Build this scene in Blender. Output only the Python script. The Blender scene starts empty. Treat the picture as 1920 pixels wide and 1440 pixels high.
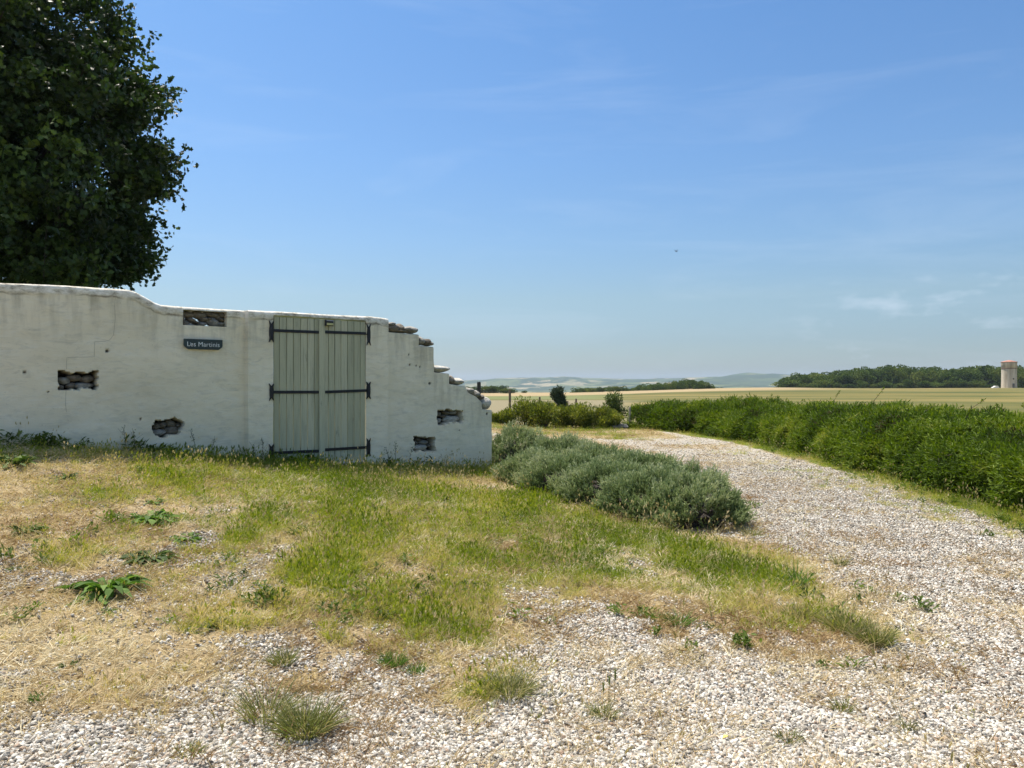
import bpy, bmesh, math, random
import numpy as np
from mathutils import Vector, Matrix, noise as mnoise
rad = math.radians
SC = bpy.context.scene
COL = SC.collection
R = np.random.default_rng(7)
random.seed(7)

# ---------------------------------------------------------------- camera, sky, sun
FPX = 1442.0            # focal length in pixels of the 1920 px wide photograph
EYE = 1.6
HOR = 720.0
cam = bpy.data.objects.new('camera', bpy.data.cameras.new('camera'))
COL.objects.link(cam); SC.camera = cam
cam.location = (0, 0, EYE); cam.rotation_euler = (rad(90), 0, 0)
cam.data.sensor_width = 36; cam.data.lens = 36 * FPX / 1920
cam.data.clip_start = 0.05; cam.data.clip_end = 40000

SUN_EL = 64.0
SUN_AZ = -50.0          # degrees from +Y, negative = towards -X (left)
sd = Vector((math.sin(rad(SUN_AZ)) * math.cos(rad(SUN_EL)), math.cos(rad(SUN_AZ)) * math.cos(rad(SUN_EL)), math.sin(rad(SUN_EL))))
sl = bpy.data.lights.new('sun', 'SUN'); sl.energy = 4.2; sl.angle = rad(0.53); sl.color = (1.0, 0.95, 0.865)
so = bpy.data.objects.new('sun', sl); COL.objects.link(so); so.location = (0, 0, 30)
so.rotation_euler = sd.to_track_quat('Z', 'Y').to_euler()

w = bpy.data.worlds.new("World"); SC.world = w; w.use_nodes = True
nt = w.node_tree; nt.nodes.clear()
def N(tree, kind, **kw):
    n = tree.nodes.new(kind)
    for k, v in kw.items():
        if k in n.inputs: n.inputs[k].default_value = v
        else: setattr(n, k, v)
    return n
sky = N(nt, 'ShaderNodeTexSky'); sky.sky_type = 'NISHITA'; sky.sun_disc = False
sky.sun_elevation = rad(SUN_EL); sky.sun_rotation = rad(SUN_AZ)
sky.air_density = 1.0; sky.dust_density = 1.2; sky.ozone_density = 2.2; sky.altitude = 200
bg = N(nt, 'ShaderNodeBackground'); bg.inputs['Strength'].default_value = 0.12
tc = N(nt, 'ShaderNodeTexCoord')
sep = N(nt, 'ShaderNodeSeparateXYZ'); nt.links.new(tc.outputs['Generated'], sep.inputs[0])
# thin cirrus and a few small far cumulus, by direction
mp = N(nt, 'ShaderNodeMapping'); mp.inputs['Scale'].default_value = (1.3, 1.3, 9.0); mp.inputs['Rotation'].default_value = (0, rad(6), 0)
nt.links.new(tc.outputs['Generated'], mp.inputs[0])
nz = N(nt, 'ShaderNodeTexNoise', Scale=2.2, Detail=7.0, Roughness=0.6, Distortion=0.6); nt.links.new(mp.outputs[0], nz.inputs['Vector'])
r1 = N(nt, 'ShaderNodeMapRange'); r1.inputs['From Min'].default_value = 0.5; r1.inputs['From Max'].default_value = 0.85; r1.inputs['To Max'].default_value = 0.15
nt.links.new(nz.outputs[0], r1.inputs[0])
mp2 = N(nt, 'ShaderNodeMapping'); mp2.inputs['Scale'].default_value = (1, 1, 2.6); nt.links.new(tc.outputs['Generated'], mp2.inputs[0])
nz2 = N(nt, 'ShaderNodeTexNoise', Scale=11.0, Detail=6.0, Roughness=0.55); nt.links.new(mp2.outputs[0], nz2.inputs['Vector'])
r2 = N(nt, 'ShaderNodeMapRange'); r2.inputs['From Min'].default_value = 0.55; r2.inputs['From Max'].default_value = 0.78; r2.inputs['To Max'].default_value = 0.5
nt.links.new(nz2.outputs[0], r2.inputs[0])
band = N(nt, 'ShaderNodeMapRange'); band.interpolation_type = 'SMOOTHSTEP'
for k, v in (('From Min', 0.15), ('From Max', 0.10)): band.inputs[k].default_value = v
nt.links.new(sep.outputs['Z'], band.inputs[0])
bx_ = N(nt, 'ShaderNodeMapRange'); bx_.interpolation_type = 'SMOOTHSTEP'
for k, v in (('From Min', 0.28), ('From Max', 0.42)): bx_.inputs[k].default_value = v
nt.links.new(sep.outputs['X'], bx_.inputs[0])
mu = N(nt, 'ShaderNodeMath', operation='MULTIPLY'); nt.links.new(r2.outputs[0], mu.inputs[0]); nt.links.new(band.outputs[0], mu.inputs[1])
mu2 = N(nt, 'ShaderNodeMath', operation='MULTIPLY'); nt.links.new(mu.outputs[0], mu2.inputs[0]); nt.links.new(bx_.outputs[0], mu2.inputs[1])
mx = N(nt, 'ShaderNodeMath', operation='MAXIMUM'); nt.links.new(r1.outputs[0], mx.inputs[0]); nt.links.new(mu2.outputs[0], mx.inputs[1])
mixc = N(nt, 'ShaderNodeMix', data_type='RGBA'); mixc.inputs['B'].default_value = (7.0, 7.4, 8.0, 1)
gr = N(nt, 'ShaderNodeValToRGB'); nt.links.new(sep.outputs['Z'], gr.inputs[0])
stops = [(0, (.46, .53, .60)), (.055, (.43, .50, .58)), (.11, (.50, .56, .58)), (.18, (.50, .61, .68)), (.28, (.48, .64, .76)), (.44, (.43, .64, .80)), (.62, (.85, .90, .90)), (.8, (2.2, 1.75, 1.2))]  # last stops brighten and warm the unseen upper sky to light the wall
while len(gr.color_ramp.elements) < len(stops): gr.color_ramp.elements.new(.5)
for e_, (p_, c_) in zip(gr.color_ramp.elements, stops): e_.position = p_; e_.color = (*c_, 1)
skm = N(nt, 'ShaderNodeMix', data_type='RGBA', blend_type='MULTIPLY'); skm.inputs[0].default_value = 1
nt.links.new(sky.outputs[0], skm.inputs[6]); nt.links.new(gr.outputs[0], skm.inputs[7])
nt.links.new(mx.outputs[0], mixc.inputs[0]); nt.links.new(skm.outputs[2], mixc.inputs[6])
mixc.inputs[7].default_value = (4.2, 4.7, 5.4, 1)
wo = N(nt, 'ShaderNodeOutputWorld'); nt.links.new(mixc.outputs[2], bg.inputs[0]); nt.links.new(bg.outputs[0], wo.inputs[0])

SC.view_settings.view_transform = 'Standard'; SC.view_settings.look = 'None'
SC.view_settings.exposure = 0.75; SC.view_settings.gamma = 1.0
SC.render.engine = 'CYCLES'
SC.cycles.max_bounces = 6; SC.cycles.diffuse_bounces = 3; SC.cycles.transparent_max_bounces = 6; SC.cycles.volume_bounces = 0
SC.cycles.use_denoising = True

# ---------------------------------------------------------------- helpers
def sstep(a, b, x):
    t = np.clip((np.asarray(x, float) - a) / (b - a), 0, 1); return t * t * (3 - 2 * t)
def _h(ix, iy, iz, seed):
    n = (ix.astype(np.int64) * 374761393 + iy.astype(np.int64) * 668265263 + iz.astype(np.int64) * 1274126177 + seed * 144665) & 0x7fffffff
    n = ((n ^ (n >> 13)) * 1103515245) & 0x7fffffff
    n = ((n ^ (n >> 16)) * 2246822519) & 0x7fffffff
    return ((n ^ (n >> 15)) & 0xffff) / 65535.0
def vnoise(x, y, z=0.0, seed=0):
    x, y, z = np.broadcast_arrays(np.asarray(x, float), np.asarray(y, float), np.asarray(z, float))
    ix, iy, iz = np.floor(x), np.floor(y), np.floor(z)
    fx, fy, fz = x - ix, y - iy, z - iz
    fx, fy, fz = [f * f * (3 - 2 * f) for f in (fx, fy, fz)]
    out = 0
    for dx in (0, 1):
        for dy in (0, 1):
            for dz in (0, 1):
                wgt = (fx if dx else 1 - fx) * (fy if dy else 1 - fy) * (fz if dz else 1 - fz)
                out = out + wgt * _h(ix + dx, iy + dy, iz + dz, seed)
    return out
def fbm(x, y, z=0.0, seed=0, octv=4, g=0.5):
    a, s, t = 1.0, 0.0, 0.0
    for o in range(octv):
        s = s + a * vnoise(np.asarray(x) * 2 ** o, np.asarray(y) * 2 ** o, np.asarray(z) * 2 ** o, seed + o * 17); t += a; a *= g
    return s / t

def tag(o, label=None, cat=None, group=None, kind=None):
    if label: o['label'] = label
    if cat: o['category'] = cat
    if group: o['group'] = group
    if kind: o['kind'] = kind
    return o
def empty(name, loc=(0, 0, 0), rz=0):
    o = bpy.data.objects.new(name, None); COL.objects.link(o); o.location = loc; o.rotation_euler = (0, 0, rz); o.empty_display_size = 0.1
    return o
def link(name, me, mat=None, parent=None, link_it=True):
    o = bpy.data.objects.new(name, me)
    if link_it: COL.objects.link(o)
    if mat is not None: me.materials.append(mat)
    if parent is not None: o.parent = parent
    return o
def np_mesh(name, V, F, attrs=None, smooth=False, uv=None):
    """V (n,3); F list of (m,k) int arrays"""
    me = bpy.data.meshes.new(name)
    V = np.asarray(V, np.float32).reshape(-1, 3)
    if isinstance(F, np.ndarray): F = [F]
    F = [np.asarray(f, np.int32) for f in F if len(f)]
    me.vertices.add(len(V)); me.vertices.foreach_set('co', V.ravel())
    if F:
        tot = np.concatenate([np.full(len(f), f.shape[1], np.int32) for f in F])
        idx = np.concatenate([f.ravel() for f in F])
        st = np.concatenate([[0], np.cumsum(tot)[:-1]]).astype(np.int32)
        me.loops.add(len(idx)); me.loops.foreach_set('vertex_index', idx)
        me.polygons.add(len(tot)); me.polygons.foreach_set('loop_start', st)
        try: me.polygons.foreach_set('loop_total', tot)
        except Exception: pass
        me.polygons.foreach_set('use_smooth', np.full(len(tot), smooth, bool))
    for k, a in (attrs or {}).items():
        a = np.asarray(a, np.float32)
        if a.ndim == 1:
            at = me.attributes.new(k, 'FLOAT', 'POINT'); at.data.foreach_set('value', a)
        else:
            at = me.attributes.new(k, 'FLOAT_VECTOR', 'POINT'); at.data.foreach_set('vector', a.ravel())
    me.update(calc_edges=True); me.validate()
    return me
def grid_faces(nr, nc):
    i = np.arange(nr - 1)[:, None] * nc + np.arange(nc - 1)[None, :]
    i = i.ravel()
    return np.stack([i, i + 1, i + 1 + nc, i + nc], 1)
def bm_obj(name, bm, mat, parent=None, smooth=False):
    me = bpy.data.meshes.new(name); bmesh.ops.recalc_face_normals(bm, faces=bm.faces); bm.to_mesh(me); bm.free()
    if smooth: me.polygons.foreach_set('use_smooth', [True] * len(me.polygons))
    return link(name, me, mat, parent)
def unit(v): return v / np.maximum(np.linalg.norm(v, axis=-1, keepdims=True), 1e-9)
def rand_unit(n, rng=R): return unit(rng.normal(size=(n, 3)))

LEAF6 = np.array([(0, 0, 0), (.30, .28, .05), (.42, .62, .07), (0, 1, -.06), (-.42, .62, .07), (-.30, .28, .05)])
RHOMB = np.array([(0, 0, 0), (.5, .45, .04), (0, 1, -.05), (-.5, .45, .04)])
LOBED = np.array([(0, 0, 0), (.16, .22, .03), (.34, .34, .06), (.20, .48, .03), (.46, .66, .07), (.22, .80, 0), (0, 1, -.08), (-.22, .80, 0), (-.46, .66, .07), (-.20, .48, .03), (-.34, .34, .06), (-.16, .22, .03)])
def cards(P, D, W, L, wid, shape=RHOMB):
    """n leaves at P growing along D, width axis near W; returns V,F"""
    D = unit(D); Sx = unit(np.cross(D, W)); Nn = np.cross(Sx, D)
    n = len(P); k = len(shape)
    L = np.broadcast_to(L, (n,))[:, None, None]; wid = np.broadcast_to(wid, (n,))[:, None, None]
    V = P[:, None, :] + shape[None, :, 0:1] * wid * Sx[:, None, :] + shape[None, :, 1:2] * L * D[:, None, :] + shape[None, :, 2:3] * L * Nn[:, None, :]
    F = np.arange(n * k).reshape(n, k)
    return V.reshape(-1, 3), F
def blades(P, D, L, wid, bend, rng=R, seg=3):
    """bent grass blades, n of them, tapering"""
    n = len(P); D = unit(D); up = np.tile([[0, 0, 1.0]], (n, 1))
    side = unit(np.cross(D, rand_unit(n, rng))); drop = unit(D * [1, 1, 0] + rng.normal(size=(n, 3)) * [.15, .15, 0])
    ts = np.linspace(0, 1, seg + 1)
    V = []
    L = np.broadcast_to(L, (n,))[:, None]; wid = np.broadcast_to(wid, (n,))[:, None]; bend = np.broadcast_to(bend, (n,))[:, None]
    for t in ts[:-1]:
        c = P + D * L * t + (drop * .7 - up * .55) * bend * L * t * t
        ww = wid * .5 * (1 - .55 * t)
        V += [c - side * ww, c + side * ww]
    V.append(P + D * L + (drop * .7 - up * .55) * bend * L)
    V = np.stack(V, 1)
    k = V.shape[1]
    base = np.arange(n)[:, None] * k
    Q = np.concatenate([base + np.array([[2 * i, 2 * i + 1, 2 * i + 3, 2 * i + 2]]) for i in range(seg - 1)], 0)
    T = base + np.array([[2 * seg - 2, 2 * seg - 1, 2 * seg]])
    return V.reshape(-1, 3), Q, T
def merge(parts):
    Vs, Fs, off = [], {}, 0
    for p in parts:
        V = p[0]
        for f in p[1:]:
            Fs.setdefault(f.shape[1], []).append(f + off)
        Vs.append(V); off += len(V)
    return np.concatenate(Vs), [np.concatenate(f) for f in Fs.values()]
def tube(pts, rads, ns=7):
    pts = np.asarray(pts, float); n = len(pts)
    T = np.gradient(pts, axis=0); T = unit(T)
    ref = np.array([0.31, 0.22, 0.92]) if abs(T[0, 2]) < .9 else np.array([1.0, .1, 0])
    A = unit(np.cross(T, ref)); B = np.cross(T, A)
    a = np.linspace(0, 2 * math.pi, ns, endpoint=False)
    V = pts[:, None] + np.asarray(rads)[:, None, None] * (np.cos(a)[None, :, None] * A[:, None] + np.sin(a)[None, :, None] * B[:, None])
    V = V.reshape(-1, 3)
    i = np.arange(n - 1)[:, None] * ns; j = np.arange(ns)[None]; j2 = (j + 1) % ns
    F = np.stack([i + j, i + j2, i + ns + j2, i + ns + j], -1).reshape(-1, 4)
    Vc = np.concatenate([V, pts[:1], pts[-1:]]); c0, c1 = len(V), len(V) + 1
    jj = np.arange(ns); T3 = np.concatenate([np.stack([np.full(ns, c0), (jj + 1) % ns, jj], 1), np.stack([np.full(ns, c1), (n - 1) * ns + jj, (n - 1) * ns + (jj + 1) % ns], 1)])
    return Vc, F, T3

# ---------------------------------------------------------------- materials
def mat(name):
    m = bpy.data.materials.new(name); m.use_nodes = True; t = m.node_tree
    b = t.nodes['Principled BSDF']; return m, t, b
def ramp(t, fac, stops):
    r = N(t, 'ShaderNodeValToRGB'); t.links.new(fac, r.inputs[0])
    e = r.color_ramp.elements
    while len(e) < len(stops): e.new(0.5)
    for el, (p, c) in zip(e, stops): el.position = p; el.color = (*c, 1)
    return r.outputs[0]
def leafmat(name, stops, rough=.55, transl=0.25, tcol=(.12, .2, .02), nscale=3.0, source='noise', spec=0.3):
    m, t, b = mat(name)
    if source == 'inst':
        a = N(t, 'ShaderNodeAttribute', attribute_name='rnd'); a.attribute_type = 'INSTANCER'; f = a.outputs['Fac']
    elif source == 'attr':
        a = N(t, 'ShaderNodeAttribute', attribute_name='rnd'); f = a.outputs['Fac']
    else:
        g = N(t, 'ShaderNodeNewGeometry'); nz = N(t, 'ShaderNodeTexNoise', Scale=nscale, Detail=4.0, Roughness=.7)
        t.links.new(g.outputs['Position'], nz.inputs['Vector']); mr = N(t, 'ShaderNodeMapRange'); mr.inputs[1].default_value = .3; mr.inputs[2].default_value = .7
        t.links.new(nz.outputs[0], mr.inputs[0]); f = mr.outputs[0]
    c = ramp(t, f, stops); t.links.new(c, b.inputs['Base Color'])
    b.inputs['Roughness'].default_value = rough; b.inputs['Specular IOR Level'].default_value = spec
    if transl:
        tr = N(t, 'ShaderNodeBsdfTranslucent'); mc = N(t, 'ShaderNodeMix', data_type='RGBA', blend_type='MULTIPLY'); mc.inputs[0].default_value = 0
        t.links.new(c, mc.inputs[6]); hs = N(t, 'ShaderNodeHueSaturation', Saturation=1.15, Value=1.5); t.links.new(c, hs.inputs['Color'])
        t.links.new(hs.outputs[0], tr.inputs[0])
        ms = N(t, 'ShaderNodeMixShader', Fac=transl); out = t.nodes['Material Output']
        t.links.new(b.outputs[0], ms.inputs[1]); t.links.new(tr.outputs[0], ms.inputs[2]); t.links.new(ms.outputs[0], out.inputs[0])
    return m
def plain(name, col, rough=.7, var=.15, nscale=8.0, metal=0.0, bump=0.0, bscale=40.0):
    m, t, b = mat(name)
    tcn = N(t, 'ShaderNodeTexCoord'); nz = N(t, 'ShaderNodeTexNoise', Scale=nscale, Detail=5.0, Roughness=.6); t.links.new(tcn.outputs['Object'], nz.inputs['Vector'])
    lo = tuple(c * (1 - var) for c in col); hi = tuple(min(1, c * (1 + var)) for c in col)
    t.links.new(ramp(t, nz.outputs[0], [(.3, lo), (.7, hi)]), b.inputs['Base Color'])
    b.inputs['Roughness'].default_value = rough; b.inputs['Metallic'].default_value = metal
    if bump:
        n2 = N(t, 'ShaderNodeTexNoise', Scale=bscale, Detail=4.0); t.links.new(tcn.outputs['Object'], n2.inputs['Vector'])
        bp = N(t, 'ShaderNodeBump', Strength=bump, Distance=.02); t.links.new(n2.outputs[0], bp.inputs['Height']); t.links.new(bp.outputs[0], b.inputs['Normal'])
    return m

# ---------------------------------------------------------------- wall plane and terrain
DW = np.array([0.766, 0.643]); NW = np.array([0.643, -0.766]); CW = 10.24
def wall_z(u): return CW / (0.766 - 0.643 * u)
P0 = np.array([-0.6657 * wall_z(-0.6657), wall_z(-0.6657)])
def wp(x, y):
    u = (x - 960) / FPX; z = wall_z(u); p = np.array([u * z, z])
    return float((p - P0) @ DW), float(EYE - (y - HOR) / FPX * z)
def wpo(x, y, o=0.0):
    u = (x - 960) / FPX; z = (CW - o) / (0.766 - 0.643 * u); p = np.array([u * z, z])
    return float((p - P0) @ DW), float(EYE - (y - HOR) / FPX * z)
def W3(s, h, o=0.0):
    s, h, o = np.broadcast_arrays(np.asarray(s, float), np.asarray(h, float), np.asarray(o, float))
    return np.stack([P0[0] + s * DW[0] + o * NW[0], P0[1] + s * DW[1] + o * NW[1], h], -1)
AX = [(-40, 1.9), (-14, 1.75), (-8, 1.36), (-5.7, .96), (-4.5, .745), (-3.3, .55), (-2.2, .39), (-1.2, .26), (-.37, .14), (1.0, .03), (2.4, 0), (60, 0)]
axx = np.array([a for a, _ in AX]); axh = np.array([b for _, b in AX])
def H(X, Y):
    X = np.asarray(X, float); Y = np.asarray(Y, float); r = np.hypot(X, Y)
    a = sum(np.interp(X + d, axx, axh) for d in (-.6, -.3, 0, .3, .6)) / 5
    near = a * sstep(-2.0, 9.5, Y) * (1 - sstep(25, 60, r))
    az = X / np.maximum(Y, 1e-3); az = np.where(Y > 0, az, 9 * np.sign(X))
    far = -2.3 * sstep(0.33, 0.02, np.where(az < -.5, .4 * sstep(-.5, -2.5, az), az)) * sstep(50, 300, r)
    drop = -44 * sstep(345, 1100, r)
    und = (fbm(X * .8, Y * .8, seed=3) - .5) * .06 * (1 - sstep(30, 60, r)) + (fbm(X * 4, Y * 4, seed=5, octv=3) - .5) * .03 * (1 - sstep(15, 30, r))
    und = und + (fbm(X * .02, Y * .02, seed=9) - .5) * .9 * sstep(60, 140, r)
    return near + far + drop + und
def gp(x, y):
    """ground point seen at photo pixel x,y"""
    u = (x - 960) / FPX; v = (y - HOR) / FPX; z = EYE / max(v, .003)
    for _ in range(25): z = z + .6 * ((EYE - float(H(u * z, z))) / max(v, .003) - z)
    return np.array([u * z, z])
def pix(X, Y, Z): return 960 + FPX * X / Y, HOR + FPX * (EYE - Z) / Y

# hedge front foot line
HL = np.array([gp(1174, 803), gp(1230, 806), gp(1300, 813), gp(1400, 829), gp(1500, 850), gp(1600, 880), gp(1700, 905), gp(1800, 935), gp(1920, 970), (5.9, 7.6), (5.7, 5.0), (5.6, 1.0), (5.7, -3.0)])
def polydist(X, Y, P):
    """signed distance to an open polyline (positive on the right of travel) and arclength"""
    X = np.asarray(X, float); Y = np.asarray(Y, float); best = np.full(X.shape, 1e9); sg = np.ones(X.shape); al = np.zeros(X.shape); acc = 0
    for a, b in zip(P[:-1], P[1:]):
        a = np.asarray(a); b = np.asarray(b); d = b - a; L2 = d @ d
        t = np.clip(((X - a[0]) * d[0] + (Y - a[1]) * d[1]) / L2, 0, 1)
        dx = X - a[0] - t * d[0]; dy = Y - a[1] - t * d[1]; ds = np.hypot(dx, dy)
        c = d[0] * dy - d[1] * dx
        m = ds < best - 1e-9; best = np.where(m, ds, best); sg = np.where(m, np.where(c < 0, 1.0, -1.0), sg); al = np.where(m, acc + t * math.sqrt(L2), al); acc += math.sqrt(L2)
    return best, sg, al
def inpoly(X, Y, P):
    X = np.asarray(X, float); Y = np.asarray(Y, float); c = np.zeros(X.shape, bool); n = len(P)
    for i in range(n):
        a, b = P[i], P[(i + 1) % n]
        cond = ((a[1] > Y) != (b[1] > Y)); xi = (b[0] - a[0]) * (Y - a[1]) / ((b[1] - a[1]) if abs(b[1] - a[1]) > 1e-9 else 1e-9) + a[0]
        c ^= cond & (X < xi)
    return c
GP = [gp(*p) for p in ((0, 1345), (120, 1320), (260, 1275), (420, 1235), (520, 1240), (640, 1285), (800, 1310), (930, 1280), (1040, 1180), (1150, 1160), (1250, 1185), (1370, 1185), (1500, 1220), (1640, 1215), (1690, 1190), (1600, 1110), (1490, 1045), (1415, 1000), (1330, 900), (1180, 845), (1060, 822))]   # outline of the turf
GPOLY = [(-14, 3.2)] + GP + [(.2, 17), (-3, 16), (-16, 10)]
def ell(X, Y, L):
    out = np.zeros(np.shape(X))
    for (cx, cy, rx, ry, s) in L:
        c = gp(cx, cy); wx = rx * c[1] / FPX; wy = max(ry * c[1] ** 2 / (FPX * 1.5), .12)
        d = ((X - c[0]) / wx) ** 2 + ((Y - c[1]) / wy) ** 2
        out = np.maximum(out, s * (1 - sstep(.35, 1.35, np.sqrt(d))))
    return out
GREEN = [(830, 1180, 130, 44, .8), (660, 1180, 120, 34, .6), (1000, 1110, 120, 34, .5), (1540, 1150, 90, 36, .5), (300, 1130, 120, 20, .4), (120, 1010, 100, 20, .4), (800, 930, 150, 30, .75), (740, 1020, 150, 40, .7), (900, 1040, 140, 36, .6), (620, 900, 240, 24, .95), (1060, 1000, 150, 34, .7), (520, 950, 80, 40, .8), (760, 1100, 160, 36, .55), (300, 880, 200, 20, .8), (560, 930, 150, 40, .9), (650, 940, 70, 50, .9), (480, 1000, 60, 50, .65), (700, 985, 110, 50, .85), (640, 1060, 130, 55, .8), (880, 990, 110, 35, .8), (820, 1165, 110, 50, .8), (700, 1130, 130, 50, .7), (560, 1110, 90, 50, .45),
         (1000, 950, 100, 36, .95), (1120, 985, 110, 42, .95), (1240, 1025, 120, 46, 1), (1350, 1065, 130, 48, 1), (1440, 1100, 80, 42, .9), (1560, 1130, 80, 34, .35), (1500, 1090, 60, 40, .5), (1050, 1020, 60, 30, .7), (980, 1000, 80, 30, .6), (1100, 1060, 120, 30, .5),
         (440, 1175, 80, 26, .65), (180, 905, 170, 36, .5), (420, 900, 200, 26, .9), (930, 890, 60, 16, .9), (330, 985, 60, 16, .6), (60, 1060, 40, 14, .5), (150, 1190, 50, 18, .35), (30, 1240, 50, 18, .35), (760, 1240, 60, 20, .5), (950, 1265, 70, 26, .5), (1330, 1120, 90, 26, .4)]
ROADG = [(1600, 915, 120, 8, .6), (1760, 975, 90, 10, .55), (1500, 885, 90, 7, .5), (1560, 960, 100, 8, .3), (1400, 850, 80, 5, .45), (1880, 1005, 60, 10, .5), (1690, 930, 90, 12, .65), (1560, 902, 70, 8, .4), (1740, 955, 80, 12, .6), (1450, 868, 60, 7, .35), (1640, 945, 60, 8, .5), (1330, 835, 80, 6, .3), (1840, 985, 60, 8, .3)]
GRAV = [(370, 1035, 85, 40, .75), (455, 1075, 75, 40, .8), (600, 955, 50, 18, .35), (330, 1130, 60, 24, .5), (400, 1085, 90, 40, .45), (860, 1065, 90, 20, .55), (960, 1090, 90, 26, .7), (300, 905, 90, 12, .4), (1000, 1140, 90, 28, .75), (470, 1240, 70, 20, .8), (270, 1180, 50, 16, .4), (800, 960, 60, 16, .3), (60, 910, 70, 12, .3), (640, 1275, 80, 20, .6)]
DRYX = [(220, 1330, 320, 50, .7), (620, 1340, 260, 40, .6), (1060, 1250, 160, 30, .6), (1250, 1330, 130, 30, .45), (1560, 965, 140, 9, .7), (1350, 870, 100, 7, .7), (1640, 1010, 130, 10, .6), (1480, 925, 90, 8, .6), (1300, 838, 120, 5, .7), (1760, 1060, 120, 14, .5), (1420, 905, 60, 12, .8), (1240, 858, 60, 8, .6), (1090, 812, 90, 5, .9), (1500, 1040, 110, 14, .4), (1600, 1060, 120, 20, .45), (1480, 1000, 90, 10, .3), (1000, 1360, 120, 26, .6), (700, 1330, 120, 26, .4), (1640, 1330, 90, 26, .35), (1420, 1370, 60, 26, .5), (200, 1330, 100, 26, .35), (560, 1360, 80, 20, .6), (1250, 1190, 110, 22, .5), (1120, 1180, 80, 20, .5), (1350, 1300, 70, 20, .25), (1800, 1180, 90, 26, .25), (1560, 1240, 110, 20, .5), (1150, 1330, 50, 20, .4)]
def zones(X, Y):
    """green, dry, gravel, hedge-verge weights, all 0..1"""
    X = np.asarray(X, float); Y = np.asarray(Y, float)
    wob = (fbm(X * 1.6, Y * 1.6, seed=31) - .5); wob2 = (fbm(X * 5, Y * 5, seed=37, octv=3) - .5)
    Xw = X + wob * .8 + wob2 * .5; Yw = Y + (fbm(X * 1.6, Y * 1.6, seed=41) - .5) * 1.3 + wob2 * .5
    ins = inpoly(Xw, Yw, GPOLY); db, _, _ = polydist(Xw, Yw, GPOLY + GPOLY[:1]); edge = np.where(ins, db, -db)
    veg = sstep(-.55, .5, edge + wob2 * .8)
    wn = (X - P0[0]) * NW[0] + (Y - P0[1]) * NW[1]; ws = (X - P0[0]) * DW[0] + (Y - P0[1]) * DW[1]
    foot = (1 - sstep(.6, 2.1, np.abs(wn + wob * 1.0))) * sstep(-2, 2.5, ws) * (1 - sstep(7.6, 8.4, ws))
    behind = sstep(.3, -.2, wn) * (1 - sstep(-1.6, -.1, X))
    g = np.maximum(ell(Xw, Yw, GREEN), foot * .95)
    hd, hs, _ = polydist(X, Y, HL); hsd = -hd * hs      # negative on road side
    verge = (1 - sstep(.15, .75 + wob * 1.2, -hsd)) ; verge = np.where(hsd > 0, 1.0, verge)
    farv = sstep(21.0, 24.0, Y + wob * 3) * (1 - sstep(4.6, 5.4, X))
    hf = sstep(26.0, 28.5, Y + wob * 2)
    patch = sstep(.42, .62, fbm(X * 1.1, Y * 1.1, seed=51) + wob2 * .5)
    g = g * (.35 + .65 * sstep(.25, .5, fbm(X * 3, Y * 3, seed=61) + g * .25)) + patch * .34 * veg
    grav = 1 - veg
    grav = np.maximum(grav, ell(Xw, Yw, GRAV) * (1 - g * .6)); grav = np.maximum(grav, veg * sstep(.60, .72, fbm(X * 2.6, Y * 2.6, seed=87, octv=3)) * .6 * (1 - g * .7))
    rg = ell(X, Y, ROADG) * (.3 + .9 * sstep(.4, .6, fbm(X * 4, Y * 2, seed=71)))
    dry_on = ell(Xw, Yw, DRYX); stre = sstep(.5, .68, fbm(X * .55 + Y * .25, Y * .35 - X * .2, seed=81)) * .55
    g = np.maximum(np.maximum(g * (1 - .8 * grav), rg * .8), np.maximum(np.maximum(verge, behind * .8), farv * (.3 + .6 * sstep(.4, .6, fbm(X * .9, Y * .9, seed=89)))))
    near_mix = sstep(-1.3, -.1, edge) * sstep(.42, .6, fbm(X * 2.4, Y * 2.4, seed=83)) * .8
    frg = sstep(.42, .60, fbm(X * 1.7, Y * 1.7, seed=85)) * .8 * (1 - sstep(6.5, 8.5, Y))
    dry_on = np.maximum(dry_on, np.maximum(near_mix, frg))
    dry = np.clip(np.maximum(np.maximum(dry_on, stre * sstep(3.8, 6, Y)), np.maximum(farv * .9, 1 - grav)), 0, 1)
    grav = grav * (1 - .85 * np.maximum(verge, farv * .9)) * (1 - behind) * (1 - rg * .6)
    return g, dry, np.clip(grav, 0, 1), verge, hf

# ground sheet
th = np.concatenate([np.linspace(-180, -62, 60)[:-1], np.linspace(-62, -40, 60)[:-1], np.linspace(-40, 40, 560)[:-1], np.linspace(40, 62, 60)[:-1], np.linspace(62, 180, 60)])
rr = np.concatenate([np.linspace(0.0, 2.4, 10)[:-1], np.geomspace(2.4, 40, 420)[:-1], np.geomspace(40, 400, 110)[:-1], np.geomspace(400, 9500, 50)])
TT, RR = np.meshgrid(np.radians(th), rr)
GX = RR * np.sin(TT); GY = RR * np.cos(TT)
gm = RR < 42
gg = np.zeros_like(GX); gd = np.zeros_like(GX); gr_ = np.zeros_like(GX); gv = np.zeros_like(GX); gf = np.ones_like(GX)
a, b_, c_, d_, e_ = zones(GX[gm], GY[gm]); gg[gm], gd[gm], gr_[gm], gv[gm], gf[gm] = a, b_, c_, d_, e_
gf = np.where(RR < 42, np.where(GX > 9.0, 1.0, gf), 1.0)
GZ = H(GX, GY)
gme = np_mesh('ground', np.stack([GX, GY, GZ], -1), grid_faces(*GX.shape)[:, ::-1], attrs={'zone': np.stack([gg, gd, gr_], -1).reshape(-1, 3), 'field': gf.ravel()}, smooth=True)

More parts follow.
